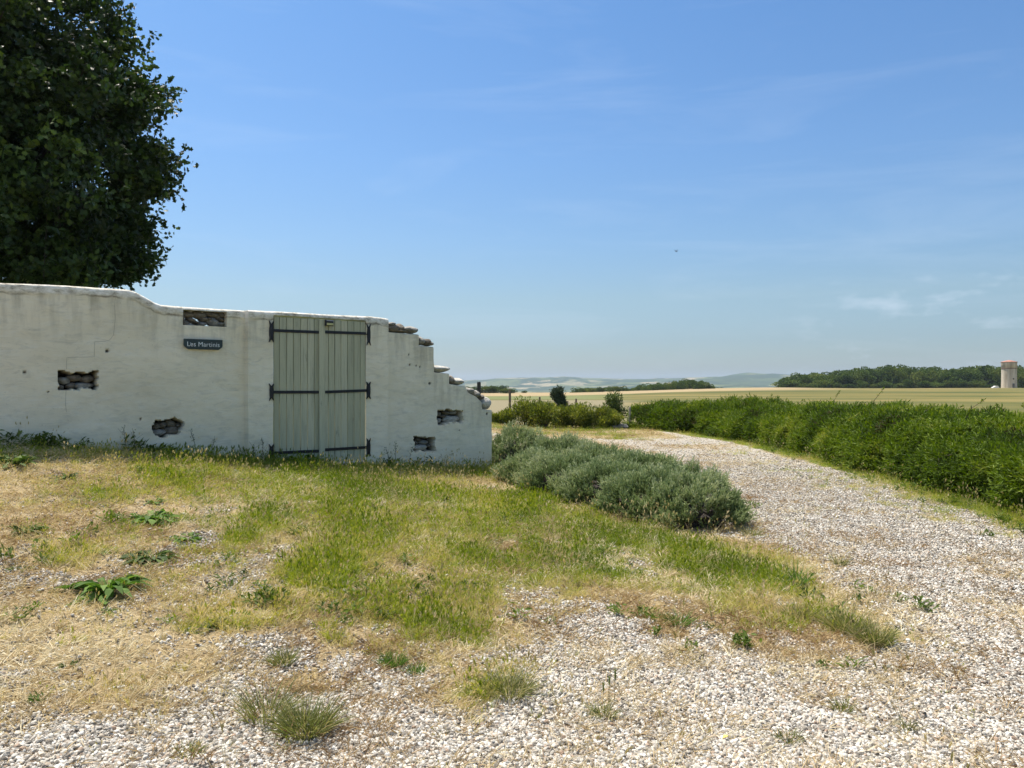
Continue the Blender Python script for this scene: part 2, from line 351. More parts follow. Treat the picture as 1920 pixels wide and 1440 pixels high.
m, t, b = mat('ground_soil')
geo = N(t, 'ShaderNodeNewGeometry'); POS = geo.outputs['Position']
az = N(t, 'ShaderNodeAttribute', attribute_name='zone'); zs = N(t, 'ShaderNodeSeparateXYZ'); t.links.new(az.outputs['Vector'], zs.inputs[0])
af = N(t, 'ShaderNodeAttribute', attribute_name='field')
def mixc(t, f, a, b, bt='MIX'):
    n = N(t, 'ShaderNodeMix', data_type='RGBA', blend_type=bt)
    for s, v in ((0, f), (6, a), (7, b)):
        if isinstance(v, (int, float)): n.inputs[s].default_value = v
        elif isinstance(v, tuple): n.inputs[s].default_value = (*v, 1)
        else: t.links.new(v, n.inputs[s])
    return n.outputs[2]
def noise(t, vec, scale, detail=4.0, rough=.6, dist=0.0):
    n = N(t, 'ShaderNodeTexNoise', Scale=scale, Detail=detail, Roughness=rough, Distortion=dist); t.links.new(vec, n.inputs['Vector']); return n.outputs[0]
def mrange(t, v, a, b_, c=0.0, d=1.0):
    n = N(t, 'ShaderNodeMapRange'); t.links.new(v, n.inputs[0])
    for i, q in enumerate((a, b_, c, d)): n.inputs[i + 1].default_value = q
    return n.outputs[0]
def math_(t, op, a, b_=0.0):
    n = N(t, 'ShaderNodeMath', operation=op)
    for s, v in ((0, a), (1, b_)):
        if isinstance(v, (int, float)): n.inputs[s].default_value = v
        else: t.links.new(v, n.inputs[s])
    return n.outputs[0]
vo = N(t, 'ShaderNodeTexVoronoi', Scale=42.0); t.links.new(POS, vo.inputs['Vector'])
vs = N(t, 'ShaderNodeSeparateColor'); t.links.new(vo.outputs['Color'], vs.inputs[0])
stone = ramp(t, vs.outputs[0], [(0, (.22, .20, .165)), (.2, (.48, .46, .41)), (.55, (.70, .68, .62)), (.8, (.56, .50, .41)), (1, (.84, .82, .77))])
gap = mrange(t, vo.outputs['Distance'], .35, .6)
stone = mixc(t, math_(t, 'MULTIPLY', gap, .75), stone, (.16, .135, .10))
big = noise(t, POS, .9, 5, .6)
stone = mixc(t, mrange(t, big, .42, .70, .0, .5), stone, (.38, .31, .21))
straw = ramp(t, noise(t, POS, 26, 6, .75, 1.0), [(.3, (.19, .14, .075)), (.5, (.36, .285, .165)), (.68, (.56, .47, .31))])
straw = mixc(t, mrange(t, noise(t, POS, 1.7, 3), .4, .65, 0, .4), straw, (.33, .24, .12))
green = ramp(t, noise(t, POS, 22, 5, .7, .6), [(.3, (.045, .065, .018)), (.55, (.12, .16, .035)), (.75, (.26, .26, .09))])
fine = noise(t, POS, 14, 5, .7)
def thr(v, soft=.18):
    s_ = math_(t, 'ADD', v, math_(t, 'MULTIPLY', math_(t, 'SUBTRACT', fine, .5), 1.1))
    return mrange(t, s_, .5 - soft, .5 + soft)
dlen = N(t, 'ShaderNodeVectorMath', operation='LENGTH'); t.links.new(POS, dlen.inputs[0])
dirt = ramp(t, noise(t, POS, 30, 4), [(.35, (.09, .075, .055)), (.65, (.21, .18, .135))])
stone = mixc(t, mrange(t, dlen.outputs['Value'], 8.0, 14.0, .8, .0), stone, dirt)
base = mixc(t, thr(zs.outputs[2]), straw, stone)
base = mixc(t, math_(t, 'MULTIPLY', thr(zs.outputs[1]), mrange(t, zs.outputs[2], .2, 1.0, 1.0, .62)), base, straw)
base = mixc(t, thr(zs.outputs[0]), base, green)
# fields: mown straw and green bands
mpf = N(t, 'ShaderNodeMapping'); mpf.inputs['Scale'].default_value = (.012, .045, 0); mpf.inputs['Rotation'].default_value = (0, 0, rad(-8)); t.links.new(POS, mpf.inputs[0])
fn = noise(t, mpf.outputs[0], 1.0, 6, .62, .4)
fcol = ramp(t, fn, [(.38, (.065, .075, .02)), (.46, (.115, .108, .03)), (.53, (.165, .135, .042)), (.62, (.28, .21, .085))])
fcol = mixc(t, mrange(t, noise(t, POS, .5, 6, .8), .3, .7, 0, .35), fcol, (.12, .12, .04))
dist = N(t, 'ShaderNodeVectorMath', operation='LENGTH'); t.links.new(POS, dist.inputs[0])
sx = N(t, 'ShaderNodeSeparateXYZ'); t.links.new(POS, sx.inputs[0])
rim = math_(t, 'MULTIPLY', mrange(t, dist.outputs['Value'], 170, 230), mrange(t, dist.outputs['Value'], 900, 700))
xo = math_(t, 'DIVIDE', sx.outputs[0], math_(t, 'MAXIMUM', sx.outputs[1], 1.0))
rim = math_(t, 'MULTIPLY', rim, mrange(t, xo, .44, .34))
fcol = mixc(t, math_(t, 'MULTIPLY', rim, .8), fcol, (.34, .26, .15))
mid = math_(t, 'MULTIPLY', mrange(t, dist.outputs['Value'], 85, 95), mrange(t, dist.outputs['Value'], 180, 165)); mid = math_(t, 'MULTIPLY', mid, mrange(t, xo, .16, .10))
fcol = mixc(t, mid, fcol, (.14, .155, .06))
nearf = math_(t, 'MULTIPLY', mrange(t, dist.outputs['Value'], 86, 78), mrange(t, xo, .18, .12))
fcol = mixc(t, nearf, fcol, (.20, .175, .105))
fcol = mixc(t, mrange(t, dist.outputs['Value'], 900, 1000), fcol, (.10, .13, .05))
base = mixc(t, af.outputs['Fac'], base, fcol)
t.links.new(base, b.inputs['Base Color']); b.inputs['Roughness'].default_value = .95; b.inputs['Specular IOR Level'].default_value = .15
hgt = math_(t, 'ADD', math_(t, 'MULTIPLY', math_(t, 'SUBTRACT', 1.0, vo.outputs['Distance']), zs.outputs[2]), math_(t, 'MULTIPLY', noise(t, POS, 60, 4, .7), 1.2))
hgt = math_(t, 'MULTIPLY', hgt, math_(t, 'SUBTRACT', 1.0, af.outputs['Fac']))
bp = N(t, 'ShaderNodeBump', Strength=.9, Distance=.018); t.links.new(hgt, bp.inputs['Height']); t.links.new(bp.outputs[0], b.inputs['Normal'])
tag(link('ground', gme, m), kind='structure')

# hills
ridge_px = [(-2500, 707), (0, 712), (880, 713), (930, 710), (980, 707), (1060, 706), (1120, 708), (1200, 709), (1300, 708), (1350, 706), (1385, 701), (1400, 699), (1450, 700.5), (1485, 703), (1560, 707), (1700, 706), (1920, 708), (4500, 706)]
hp = np.array([p for p, _ in ridge_px]); hv = np.array([v for _, v in ridge_px])
ta = np.radians(np.linspace(-72, 72, 760)); ra = np.concatenate([np.geomspace(1300, 7600, 130), [8000, 8600, 9300]])
TA, RA = np.meshgrid(ta, ra); HX = RA * np.sin(TA); HY = RA * np.cos(TA)
PXA = 960 + FPX * np.tan(TA)
el = (HOR - np.interp(PXA, hp, hv)) / FPX * np.cos(TA)
el = el + (fbm(TA * 60, 0 * TA, seed=91) - .5) * .0016
crest = 1.6 + el * 7200
low = -49 + 34 * sstep(.45, .75, fbm(HX / 900, HY / 900, seed=93)) * sstep(1700, 2600, RA) + 14 * (fbm(HX / 260, HY / 260, seed=95) - .5) * sstep(1500, 2500, RA)
HZ = low + (crest + 40) * sstep(3600, 7200, RA + 500 * (fbm(HX / 1100, HY / 1100, seed=97) - .5)) * (1 - .0 * RA) + 22 * (fbm(HX / 420, HY / 420, seed=99) - .5) * sstep(3600, 5000, RA) * (1 - sstep(6400, 7200, RA))
HZ = np.where(RA > 7300, np.minimum(HZ, crest) - 0.04 * (RA - 7300), HZ)
HZ = np.minimum(HZ, 1.6 + el * RA + 0.5 * 0)
HZ[0, :] = -60
hme = np_mesh('hills', np.stack([HX, HY, HZ], -1), grid_faces(*HX.shape)[:, ::-1], smooth=True)
m, t, b = mat('hill_fields')
geo = N(t, 'ShaderNodeNewGeometry'); mpv = N(t, 'ShaderNodeMapping'); mpv.inputs['Scale'].default_value = (.0060, .0032, 0); t.links.new(geo.outputs['Position'], mpv.inputs[0])
nzw = noise(t, mpv.outputs[0], 2.0, 3); vw = N(t, 'ShaderNodeVectorMath', operation='ADD'); t.links.new(mpv.outputs[0], vw.inputs[0]); cw = N(t, 'ShaderNodeCombineXYZ'); t.links.new(nzw, cw.inputs[0]); t.links.new(nzw, cw.inputs[1]); t.links.new(cw.outputs[0], vw.inputs[1])
vo = N(t, 'ShaderNodeTexVoronoi', Scale=1.0); t.links.new(vw.outputs[0], vo.inputs['Vector']); vs = N(t, 'ShaderNodeSeparateColor'); t.links.new(vo.outputs['Color'], vs.inputs[0])
fc = ramp(t, vs.outputs[0], [(0, (.04, .06, .025)), (.35, (.07, .10, .035)), (.6, (.14, .16, .06)), (.78, (.20, .19, .10)), (.90, (.32, .27, .17))])
fc = mixc(t, mrange(t, noise(t, geo.outputs['Position'], .0035, 6, .65), .48, .54), fc, (.028, .05, .02))
fc = mixc(t, mrange(t, noise(t, geo.outputs['Position'], .02, 3, .65), .5, .62, 0, .5), fc, (.03, .05, .02))
t.links.new(fc, b.inputs['Base Color']); b.inputs['Roughness'].default_value = 1; b.inputs['Specular IOR Level'].default_value = 0
tag(link('hills', hme, m), kind='structure')

# ---------------------------------------------------------------- rendered wall
PO = .105      # how far the piers stand proud of the wall
gl, gr = wpo(512.5, 720, PO)[0], wpo(686, 720, PO)[0]
pl, pr = wpo(464, 720, PO)[0], wpo(728.5, 720, PO)[0]
s_end = wp(922, 720)[0]
top_px = [(0, 530), (120, 535), (215, 541), (240, 543), (255, 547), (275, 558), (290, 567), (302, 571.5), (345, 575), (425, 580), (455, 582), (520, 585), (600, 590), (690, 594), (715, 597), (724, 599), (728.3, 602),
          (728.7, 622.5), (784.8, 627), (785.2, 647.5), (812.8, 650.5), (813.2, 671), (815.2, 698), (842, 700.5), (843, 720), (874, 724.5), (878, 735.5), (895, 744.5), (903, 753), (904.5, 767), (922, 769)]
tp = [wp(*p) for p in top_px]
tp_s = np.array([-8.0] + [p[0] for p in tp]); tp_h = np.array([tp[0][1] + .05] + [p[1] for p in tp])
def topf(s): return np.interp(s, tp_s, tp_h)
lint_h = wpo(600, 596, PO)[1]
oa = [wp(343, 600)[0], wp(425.5, 600)[0], wp(380, 610.5)[1], wp(380, 582.5)[1]]   # see-through hole
scol = np.unique(np.round(np.concatenate([np.arange(-6.0, s_end, .016), [pl - .002, pl + .010, pr - .004, pr + .004, gl, gr, oa[0], oa[1], s_end], tp_s[1:]]), 4))
scol = scol[np.concatenate([[True], np.diff(scol) > .0015])]
hrow = np.unique(np.round(np.concatenate([np.arange(-.3, 2.9, .016), [lint_h, oa[2], oa[3]]]), 4))
hrow = hrow[np.concatenate([[True], np.diff(hrow) > .003])]
SS, HH = np.meshgrid(scol, hrow)            # rows = heights
TOP = topf(SS); HC = np.minimum(HH, TOP)
wn1 = fbm(SS * 2.2, HC * 2.2, seed=101) - .5; wn2 = fbm(SS * 9, HC * 14, seed=103, octv=3) - .5
isp = sstep(pl - .002, pl + .010, SS) * (1 - sstep(pr - .004, pr + .004, SS))
off = wn1 * .03 + wn2 * .008 + isp * PO
capzone = (SS < pr) * 1.0
rcap = np.where(SS < pr, .046, .02) * (1 + .8 * (fbm(SS * 3, 0 * SS, seed=107) - .5))
dd = np.clip((HC - (TOP - rcap)) / rcap, 0, 1)
off = off + capzone * .007 * sstep(TOP - .125, TOP - .095, HC + .03 * (fbm(SS * 2.5, 0 * SS, seed=111) - .5)) + capzone * (fbm(SS * 7, HC * 7, seed=113) - .5) * .02 * sstep(TOP - .16, TOP - .1, HC)
off = off - rcap * (1 - np.sqrt(np.maximum(1 - dd ** 2, 0))) * .95
niches = [('left', (112, 697.5, 180, 730)), ('low', (289, 785.5, 341, 818.5)), ('right', (821.5, 769, 868.5, 793.5)), ('foot', (778, 819.5, 815.5, 846.5))]
nich = np.zeros_like(SS); nbox = []
for _, (x0, y0, x1, y1) in niches:
    xm, ym = (x0 + x1) / 2, (y0 + y1) / 2
    s0, s1 = wp(x0, ym)[0], wp(x1, ym)[0]; h1, h0 = wp(xm, y0)[1], wp(xm, y1)[1]; nbox.append((s0, s1, h0, h1))
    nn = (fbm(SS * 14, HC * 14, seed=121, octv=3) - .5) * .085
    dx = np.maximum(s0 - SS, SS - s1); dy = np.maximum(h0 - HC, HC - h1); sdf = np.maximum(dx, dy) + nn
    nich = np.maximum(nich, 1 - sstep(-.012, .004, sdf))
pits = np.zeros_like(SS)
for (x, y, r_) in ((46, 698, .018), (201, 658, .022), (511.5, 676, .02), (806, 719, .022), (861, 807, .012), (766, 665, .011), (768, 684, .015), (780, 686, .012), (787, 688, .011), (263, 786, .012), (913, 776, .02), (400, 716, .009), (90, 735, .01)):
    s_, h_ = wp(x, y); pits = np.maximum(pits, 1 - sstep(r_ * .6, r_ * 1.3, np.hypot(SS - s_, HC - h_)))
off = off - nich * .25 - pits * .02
TH = -.36
Vf = W3(SS, HC, off)
offb = TH + rcap * (1 - np.sqrt(np.maximum(1 - dd ** 2, 0))) * .95 + (fbm(SS * 2, HC * 2, seed=131) - .5) * .03
Vb = W3(SS, HC, offb)
nr, nc = SS.shape
Ff = grid_faces(nr, nc)
sc_ = (scol[:-1] + scol[1:]) / 2; hc_ = (hrow[:-1] + hrow[1:]) / 2
SCc, HCc = np.meshgrid(sc_, hc_)
keep = ~((SCc > gl) & (SCc < gr) & (HCc < lint_h)) & ~((SCc > oa[0]) & (SCc < oa[1]) & (HCc > oa[2]) & (HCc < oa[3]))
tl = topf(scol); mxt = np.maximum(tl[:-1], tl[1:])
keep &= hrow[:-1][:, None] < mxt[None, :] - 1e-5
keep = keep.ravel(); nv = nr * nc
faces = [Ff[keep], Ff[keep][:, ::-1] + nv]
topi = (nr - 1) * nc + np.arange(nc); faces.append(np.stack([topi[:-1], topi[1:], topi[1:] + nv, topi[:-1] + nv], 1))
def col_strip(ci, r0, r1, flip):
    i = np.arange(r0, r1) * nc + ci; f = np.stack([i, i + nc, i + nc + nv, i + nv], 1); return f[:, ::-1] if flip else f
def row_strip(ri, c0, c1, flip):
    i = ri * nc + np.arange(c0, c1); f = np.stack([i, i + 1, i + 1 + nv, i + nv], 1); return f[:, ::-1] if flip else f
ci = lambda s: int(np.argmin(abs(scol - s))); ri = lambda h: int(np.argmin(abs(hrow - h)))
faces += [col_strip(ci(gl), 0, ri(lint_h), False), col_strip(ci(gr), 0, ri(lint_h), True), row_strip(ri(lint_h), ci(gl), ci(gr), False),
          col_strip(ci(oa[0]), ri(oa[2]), ri(oa[3]), False), col_strip(ci(oa[1]), ri(oa[2]), ri(oa[3]), True), row_strip(ri(oa[2]), ci(oa[0]), ci(oa[1]), True), row_strip(ri(oa[3]), ci(oa[0]), ci(oa[1]), False),
          col_strip(nc - 1, 0, nr - 1, False), col_strip(0, 0, nr - 1, True)]
hole = ((SS > oa[0] - .03) & (SS < oa[1] + .03) & (HC > oa[2] - .02) & (HC < oa[3] + .015)) * 1.0
attr_sh = np.concatenate([np.stack([SS, HC, TOP - HC], -1).reshape(-1, 3)] * 2)
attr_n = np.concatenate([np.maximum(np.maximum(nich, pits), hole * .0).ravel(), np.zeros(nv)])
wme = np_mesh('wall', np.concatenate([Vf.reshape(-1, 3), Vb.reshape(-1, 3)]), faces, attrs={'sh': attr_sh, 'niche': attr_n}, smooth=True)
bm = bmesh.new(); bm.from_mesh(wme); bmesh.ops.remove_doubles(bm, verts=bm.verts, dist=.0009); bmesh.ops.recalc_face_normals(bm, faces=bm.faces); bm.to_mesh(wme); bm.free()
wme.set_sharp_from_angle(angle=rad(38))

m, t, b = mat('wall_render')
sh = N(t, 'ShaderNodeAttribute', attribute_name='sh'); nia = N(t, 'ShaderNodeAttribute', attribute_name='niche')
geo = N(t, 'ShaderNodeNewGeometry')
def smap(t, src, sc3):
    n = N(t, 'ShaderNodeMapping'); n.inputs['Scale'].default_value = sc3; t.links.new(src, n.inputs[0]); return n.outputs[0]
SHV = sh.outputs['Vector']
n1 = noise(t, smap(t, SHV, (.7, 1.1, 0)), 1.0, 6, .6, .5)
colr = ramp(t, n1, [(.3, (.70, .635, .47)), (.5, (.79, .725, .55)), (.7, (.85, .79, .63))])
n2 = noise(t, smap(t, SHV, (2.2, 7, 0)), 1.8, 8, .72, .8)
colr = mixc(t, mrange(t, n2, .5, .74, 0, .65), colr, (.46, .44, .36))
n2b = noise(t, smap(t, SHV, (2.0, 9, 0)), 2.2, 7, .75, .5)
colr = mixc(t, mrange(t, n2b, .5, .75, 0, .6), colr, (.84, .82, .73))
n3 = noise(t, smap(t, SHV, (9, 1.2, 0)), 1.0, 5, .6)
shs = N(t, 'ShaderNodeSeparateXYZ'); t.links.new(SHV, shs.inputs[0]); tdep = shs.outputs[2]
drip = math_(t, 'MULTIPLY', mrange(t, n3, .45, .7), mrange(t, tdep, .75, .08))
colr = mixc(t, math_(t, 'MULTIPLY', drip, .65), colr, (.33, .30, .22))
# thick limewashed coping with lichen
capc = ramp(t, noise(t, smap(t, SHV, (5, 9, 0)), 1.5, 6, .7), [(.34, (.24, .21, .16)), (.47, (.62, .58, .48)), (.6, (.84, .81, .73))])
capn = math_(t, 'ADD', tdep, math_(t, 'MULTIPLY', math_(t, 'SUBTRACT', noise(t, SHV, 6, 4), .5), .12))
capm = math_(t, 'MULTIPLY', mrange(t, capn, .105, .075), mrange(t, shs.outputs[0], pr + .02, pr))
colr = mixc(t, capm, colr, capc)
line = math_(t, 'MULTIPLY', mrange(t, math_(t, 'ABSOLUTE', math_(t, 'SUBTRACT', capn, .112)), .02, .0), mrange(t, noise(t, SHV, 3, 4), .4, .6))
line = math_(t, 'MULTIPLY', line, mrange(t, shs.outputs[0], pr + .02, pr))
colr = mixc(t, math_(t, 'MULTIPLY', line, .75), colr, (.10, .08, .06))
spk = mrange(t, noise(t, SHV, 38, 3, .6), .68, .74, 0, .5); colr = mixc(t, spk, colr, (.18, .16, .12))
colr = mixc(t, nia.outputs['Fac'], colr, ramp(t, noise(t, SHV, 20, 4), [(.35, (.022, .018, .013)), (.7, (.08, .062, .045))]))  # earth mortar in niches and pits, painted darker for the shade inside
t.links.new(colr, b.inputs['Base Color']); b.inputs['Roughness'].default_value = .92; b.inputs['Specular IOR Level'].default_value = .2
hg = math_(t, 'ADD', math_(t, 'MULTIPLY', n2, .4), math_(t, 'MULTIPLY', noise(t, SHV, 55, 5, .7), .5))
bp = N(t, 'ShaderNodeBump', Strength=.4, Distance=.008); t.links.new(hg, bp.inputs['Height']); t.links.new(bp.outputs[0], b.inputs['Normal'])
WALL = empty('garden_wall', tuple(W3(2.0, .7, 0))); tag(WALL, 'weathered off-white rendered garden wall with stone-filled niches, stepping down to the right of the gate', 'wall')
def child(o, parent):
    """keep the world placement of geometry built at the origin"""
    o.parent = parent; o.matrix_parent_inverse = Matrix.Translation(-parent.location) if not any(parent.rotation_euler) else parent.matrix_basis.inverted()
    return o
child(link('wall_body', wme, m), WALL)
# hairline cracks
mcrack = plain('crack_dark', (.30, .28, .23), .95)
for pts in (((217, 550), (215, 575), (216, 600), (213, 628), (205, 638), (196, 640), (177.5, 640), (177, 669), (150, 669.5), (125, 670.5), (124, 696)), ((124, 733), (123, 758), (124.5, 775))):
    pp = []
    for (a_, c2) in zip(pts[:-1], pts[1:]):
        for k in range(6):
            f = k / 6; pp.append((a_[0] + (c2[0] - a_[0]) * f + random.uniform(-.3, .3), a_[1] + (c2[1] - a_[1]) * f + random.uniform(-.3, .3)))
    P = []
    for q in pp:
        s_, h_ = wp(*q); i_ = int(np.argmin(abs(scol - s_))); j_ = int(np.argmin(abs(hrow - h_))); P.append(W3(s_, h_, off[j_, i_] + .0005))
    V, F, T3 = tube(P, np.full(len(P), .0018), 4)
    child(link('crack', np_mesh('crack', V, [F, T3]), mcrack), WALL)

# stones
def stone_mesh(name, seed, sub=3, rough=.22, flat=1.0):
    bm = bmesh.new(); bmesh.ops.create_icosphere(bm, subdivisions=sub, radius=.5)
    rs = random.Random(seed); ofs = Vector((rs.uniform(0, 50), rs.uniform(0, 50), rs.uniform(0, 50)))
    planes = [Vector((rs.gauss(0, 1), rs.gauss(0, 1), rs.gauss(0, 1))).normalized() for _ in range(7)]
    for v in bm.verts:
        c = v.co.copy(); c *= 1 + rough * mnoise.noise(c * 2.2 + ofs) * 1.2 + rough * .35 * mnoise.noise(c * 7 + ofs)
        for p in planes:
            d = c.dot(p) - .43
            if d > 0: c -= p * d * .65
        v.co = c
    me = bpy.data.meshes.new(name); bm.to_mesh(me); bm.free(); me.polygons.foreach_set('use_smooth', [True] * len(me.polygons)); return me
def stonemat(name, stops):
    m, t, b = mat(name); tcn = N(t, 'ShaderNodeTexCoord'); oi = N(t, 'ShaderNodeObjectInfo')
    va = N(t, 'ShaderNodeVectorMath', operation='ADD'); t.links.new(tcn.outputs['Object'], va.inputs[0]); t.links.new(oi.outputs['Location'], va.inputs[1])
    c = ramp(t, noise(t, va.outputs[0], 3.5, 7, .72), stops); t.links.new(c, b.inputs['Base Color']); b.inputs['Roughness'].default_value = .9
    bp = N(t, 'ShaderNodeBump', Strength=.7, Distance=.03); t.links.new(noise(t, va.outputs[0], 9, 6, .7), bp.inputs['Height']); t.links.new(bp.outputs[0], b.inputs['Normal']); return m
M_GREY = stonemat('grey_stone', [(.3, (.14, .13, .11)), (.5, (.30, .29, .26)), (.7, (.46, .44, .40))])
M_BRN = stonemat('brown_stone', [(.3, (.08, .068, .054)), (.5, (.19, .165, .13)), (.7, (.32, .28, .225))])
M_PALE = stonemat('pale_lichen_stone', [(.3, (.16, .15, .12)), (.45, (.42, .40, .35)), (.65, (.68, .66, .60))])
smeshes = {}
def put_stone(name, x, y, wpx, hpx, depth, o, M, rot=0.0, label=None):
    key = (M.name, random.randrange(5))
    if key not in smeshes: me = stone_mesh(name, hash(key[0]) % 97 + key[1] * 13); me.materials.append(M); smeshes[key] = me
    u = (x - 960) / FPX; z = wall_z(u); s_, h_ = wp(x, y)
    ob = bpy.data.objects.new(name, smeshes[key]); COL.objects.link(ob)
    ang = math.atan2(DW[1], DW[0])
    M4 = Matrix.Translation(Vector(W3(s_, h_, o))) @ Matrix.Rotation(ang, 4, 'Z') @ Matrix.Rotation(rot, 4, 'Y') @ Matrix.Diagonal((wpx / FPX * z / .766 * 1.08 , depth, hpx / FPX * z * 1.1, 1))
    ob.parent = WALL; ob.matrix_parent_inverse = Matrix.Translation(-WALL.location); ob.matrix_basis = M4
    if label: ob['label'] = label
    return ob
for (x, y, ww, hh, M, rt) in ((123, 713, 19, 15, M_GREY, .2), (144, 708, 22, 14, M_BRN, 0), (168, 710, 20, 15, M_BRN, -.2), (136, 723, 15, 13, M_BRN, 0), (159, 722.5, 30, 13, M_GREY, .05), (118, 725, 10, 9, M_BRN, 0),
                              (298, 799, 12, 13, M_BRN, 0), (309, 797, 13, 14, M_BRN, .3), (302, 811, 24, 14, M_GREY, 0), (328, 808, 24, 19, M_BRN, 0), (325, 794, 18, 14, M_BRN, .3), (338, 797, 8, 9, M_BRN, 0),
                              (828, 788, 14, 10, M_GREY, 0), (854, 786, 29, 16, M_PALE, 0), (828, 776, 13, 10, M_BRN, 0), (845, 774, 13, 8, M_BRN, .2), (858, 773, 14, 8, M_GREY, -.1), (839, 780, 9, 6, M_BRN, 0),
                              (795, 839, 31, 11, M_PALE, 0), (803, 829, 17, 9, M_GREY, 0), (785, 830, 12, 8, M_BRN, .4), (791, 824, 10, 6, M_BRN, 0), (811, 836, 8, 7, M_BRN, 0)):
    put_stone('niche_stone', x, y + .8, ww * .90, hh * .93, .17, -.15, M, rt)
for (x, y, ww, hh, M, rt) in ((352, 604.5, 17, 14, M_BRN, .35), (358, 608.5, 22, 6, M_GREY, 0), (365, 599, 16, 10, M_BRN, .4), (384, 606.5, 16, 10, M_GREY, 0), (388, 597, 14, 11, M_BRN, 0), (406, 603, 24, 17, M_GREY, .3), (418, 597, 15, 9, M_BRN, .5), (418, 607, 18, 10, M_GREY, -.1), (372, 603, 9, 6, M_BRN, .6), (397, 597, 10, 8, M_BRN, 0),
                              (356, 589, 30, 13, M_BRN, 0), (380, 590, 26, 14, M_BRN, .1), (404, 589, 28, 12, M_BRN, .15), (420, 590, 14, 13, M_BRN, .2), (346, 594, 9, 18, M_BRN, 0)):
    put_stone('niche_stone', x, y, ww * .93, hh * .93, .24, -.17, M, rt)
for (x, y, ww, hh, M, rt, lab) in ((739, 616, 22, 13, M_BRN, 0, None), (753, 616.5, 12, 11, M_BRN, .4, None), (763, 619, 13, 7, M_GREY, 0, None), (776, 620.5, 17, 9, M_GREY, .1, None), (735, 609, 14, 5, M_GREY, 0, None), (749, 622, 40, 4, M_BRN, .05, None),
                              (791, 641, 13, 13, M_GREY, .3, None), (803, 643, 14, 9, M_BRN, 0, None), (809, 646, 8, 6, M_GREY, .3, None),
                              (828, 693.5, 28, 9, M_PALE, .06, 'flat pale capping stone'),
                              (847.5, 714.5, 11, 14, M_BRN, .5, None), (862, 717, 20, 9, M_PALE, .05, None),
                              (884, 736, 15, 9, M_GREY, .4, None), (896, 741, 11, 9, M_GREY, .5, None), (903, 747, 9, 8, M_BRN, .3, None), (914, 757.5, 22, 21, M_PALE, .1, 'large rounded pale stone at the end of the wall')):
    put_stone('coping_stone', x + 1, y - 2.0, ww * (1.04 if hh < 18 else 1.0), hh * (1.42 if hh < 12 else 1.2 if hh < 18 else 1.0), .32, -.12, M, rt, lab)

# ---------------------------------------------------------------- gate
m, t, b = mat('painted_planks')
tcn = N(t, 'ShaderNodeTexCoord'); oi = N(t, 'ShaderNodeAttribute', attribute_name='rnd')
cb = ramp(t, oi.outputs['Fac'], [(0, (.37, .37, .25)), (.5, (.46, .455, .31)), (1, (.55, .535, .38))])
gn = noise(t, smap(t, tcn.outputs['Object'], (30, 30, 1.6)), 1.0, 6, .7)
cb = mixc(t, mrange(t, gn, .48, .76, 0, .75), cb, (.22, .22, .16))
cb = mixc(t, mrange(t, noise(t, smap(t, tcn.outputs['Object'], (14, 14, 2)), 1.3, 5, .7), .62, .72, 0, .6), cb, (.12, .115, .09))
t.links.new(cb, b.inputs['Base Color']); b.inputs['Roughness'].default_value = .6; b.inputs['Specular IOR Level'].default_value = .3
bp = N(t, 'ShaderNodeBump', Strength=.3, Distance=.004); t.links.new(gn, bp.inputs['Height']); t.links.new(bp.outputs[0], b.inputs['Normal'])
M_PLANK = m
M_IRON = plain('black_iron', (.012, .012, .016), .45, .3, 20, .2)
def wbox(parts, s0, s1, h0, h1, o0, o1, rnd=.5, bev=.0):
    """box in wall coordinates; h0,h1 may be pairs (at s0, at s1)"""
    h0 = h0 if isinstance(h0, tuple) else (h0, h0); h1 = h1 if isinstance(h1, tuple) else (h1, h1)
    c = bev
    V = []
    for (oo, e) in ((o0, 0), (o1 - c, 0), (o1, c)):
        for (s_, h_) in ((s0 + e, h0[0] + e), (s1 - e, h0[1] + e), (s1 - e, h1[1] - e), (s0 + e, h1[0] - e)): V.append(W3(s_, h_, oo))
    V = np.array(V); F = [[3, 2, 1, 0], [8, 9, 10, 11]]
    for k in range(2):
        for i in range(4): j = (i + 1) % 4; F.append([k * 4 + i, k * 4 + j, k * 4 + 4 + j, k * 4 + 4 + i])
    parts.append((V, np.array(F), np.full(12, rnd)))
def build_parts(name, parts, M, parent, smooth=False):
    Vs, Fs, A, off_ = [], [], [], 0
    for V, F, r_ in parts: Vs.append(V); Fs.append(F + off_); A.append(r_); off_ += len(V)
    o = link(name, np_mesh(name, np.concatenate(Vs), [np.concatenate(Fs)], attrs={'rnd': np.concatenate(A)}, smooth=smooth), M)
    return child(o, parent)
sC = lambda x: wpo(x, 720, PO)[0]
GATE = empty('double_gate', tuple(W3((gl + gr) / 2, .5, .03))); tag(GATE, 'grey-green double plank gate with black iron strap hinges, set in the white wall', 'gate')
g_top = lint_h - .012; fo = PO - .004
def gbot(s): return float(np.interp(s, [gl, gr], [.50, .455]))
leafs = [((513.9, 524.2, 537.5, 550.5, 564, 577, 589.5, 601.5)), ((603, 616, 627.8, 639.5, 651.8, 664, 675.7, 685.2))]
straps = [((619.5, 623.0), (622.5, 625.5)), ((735.3, 735.2), (735.2, 732.0)), ((849.5, 845.5), (843.3, 838.5))]
def hgt_at(x, y): return wpo(x, y, PO)[1]
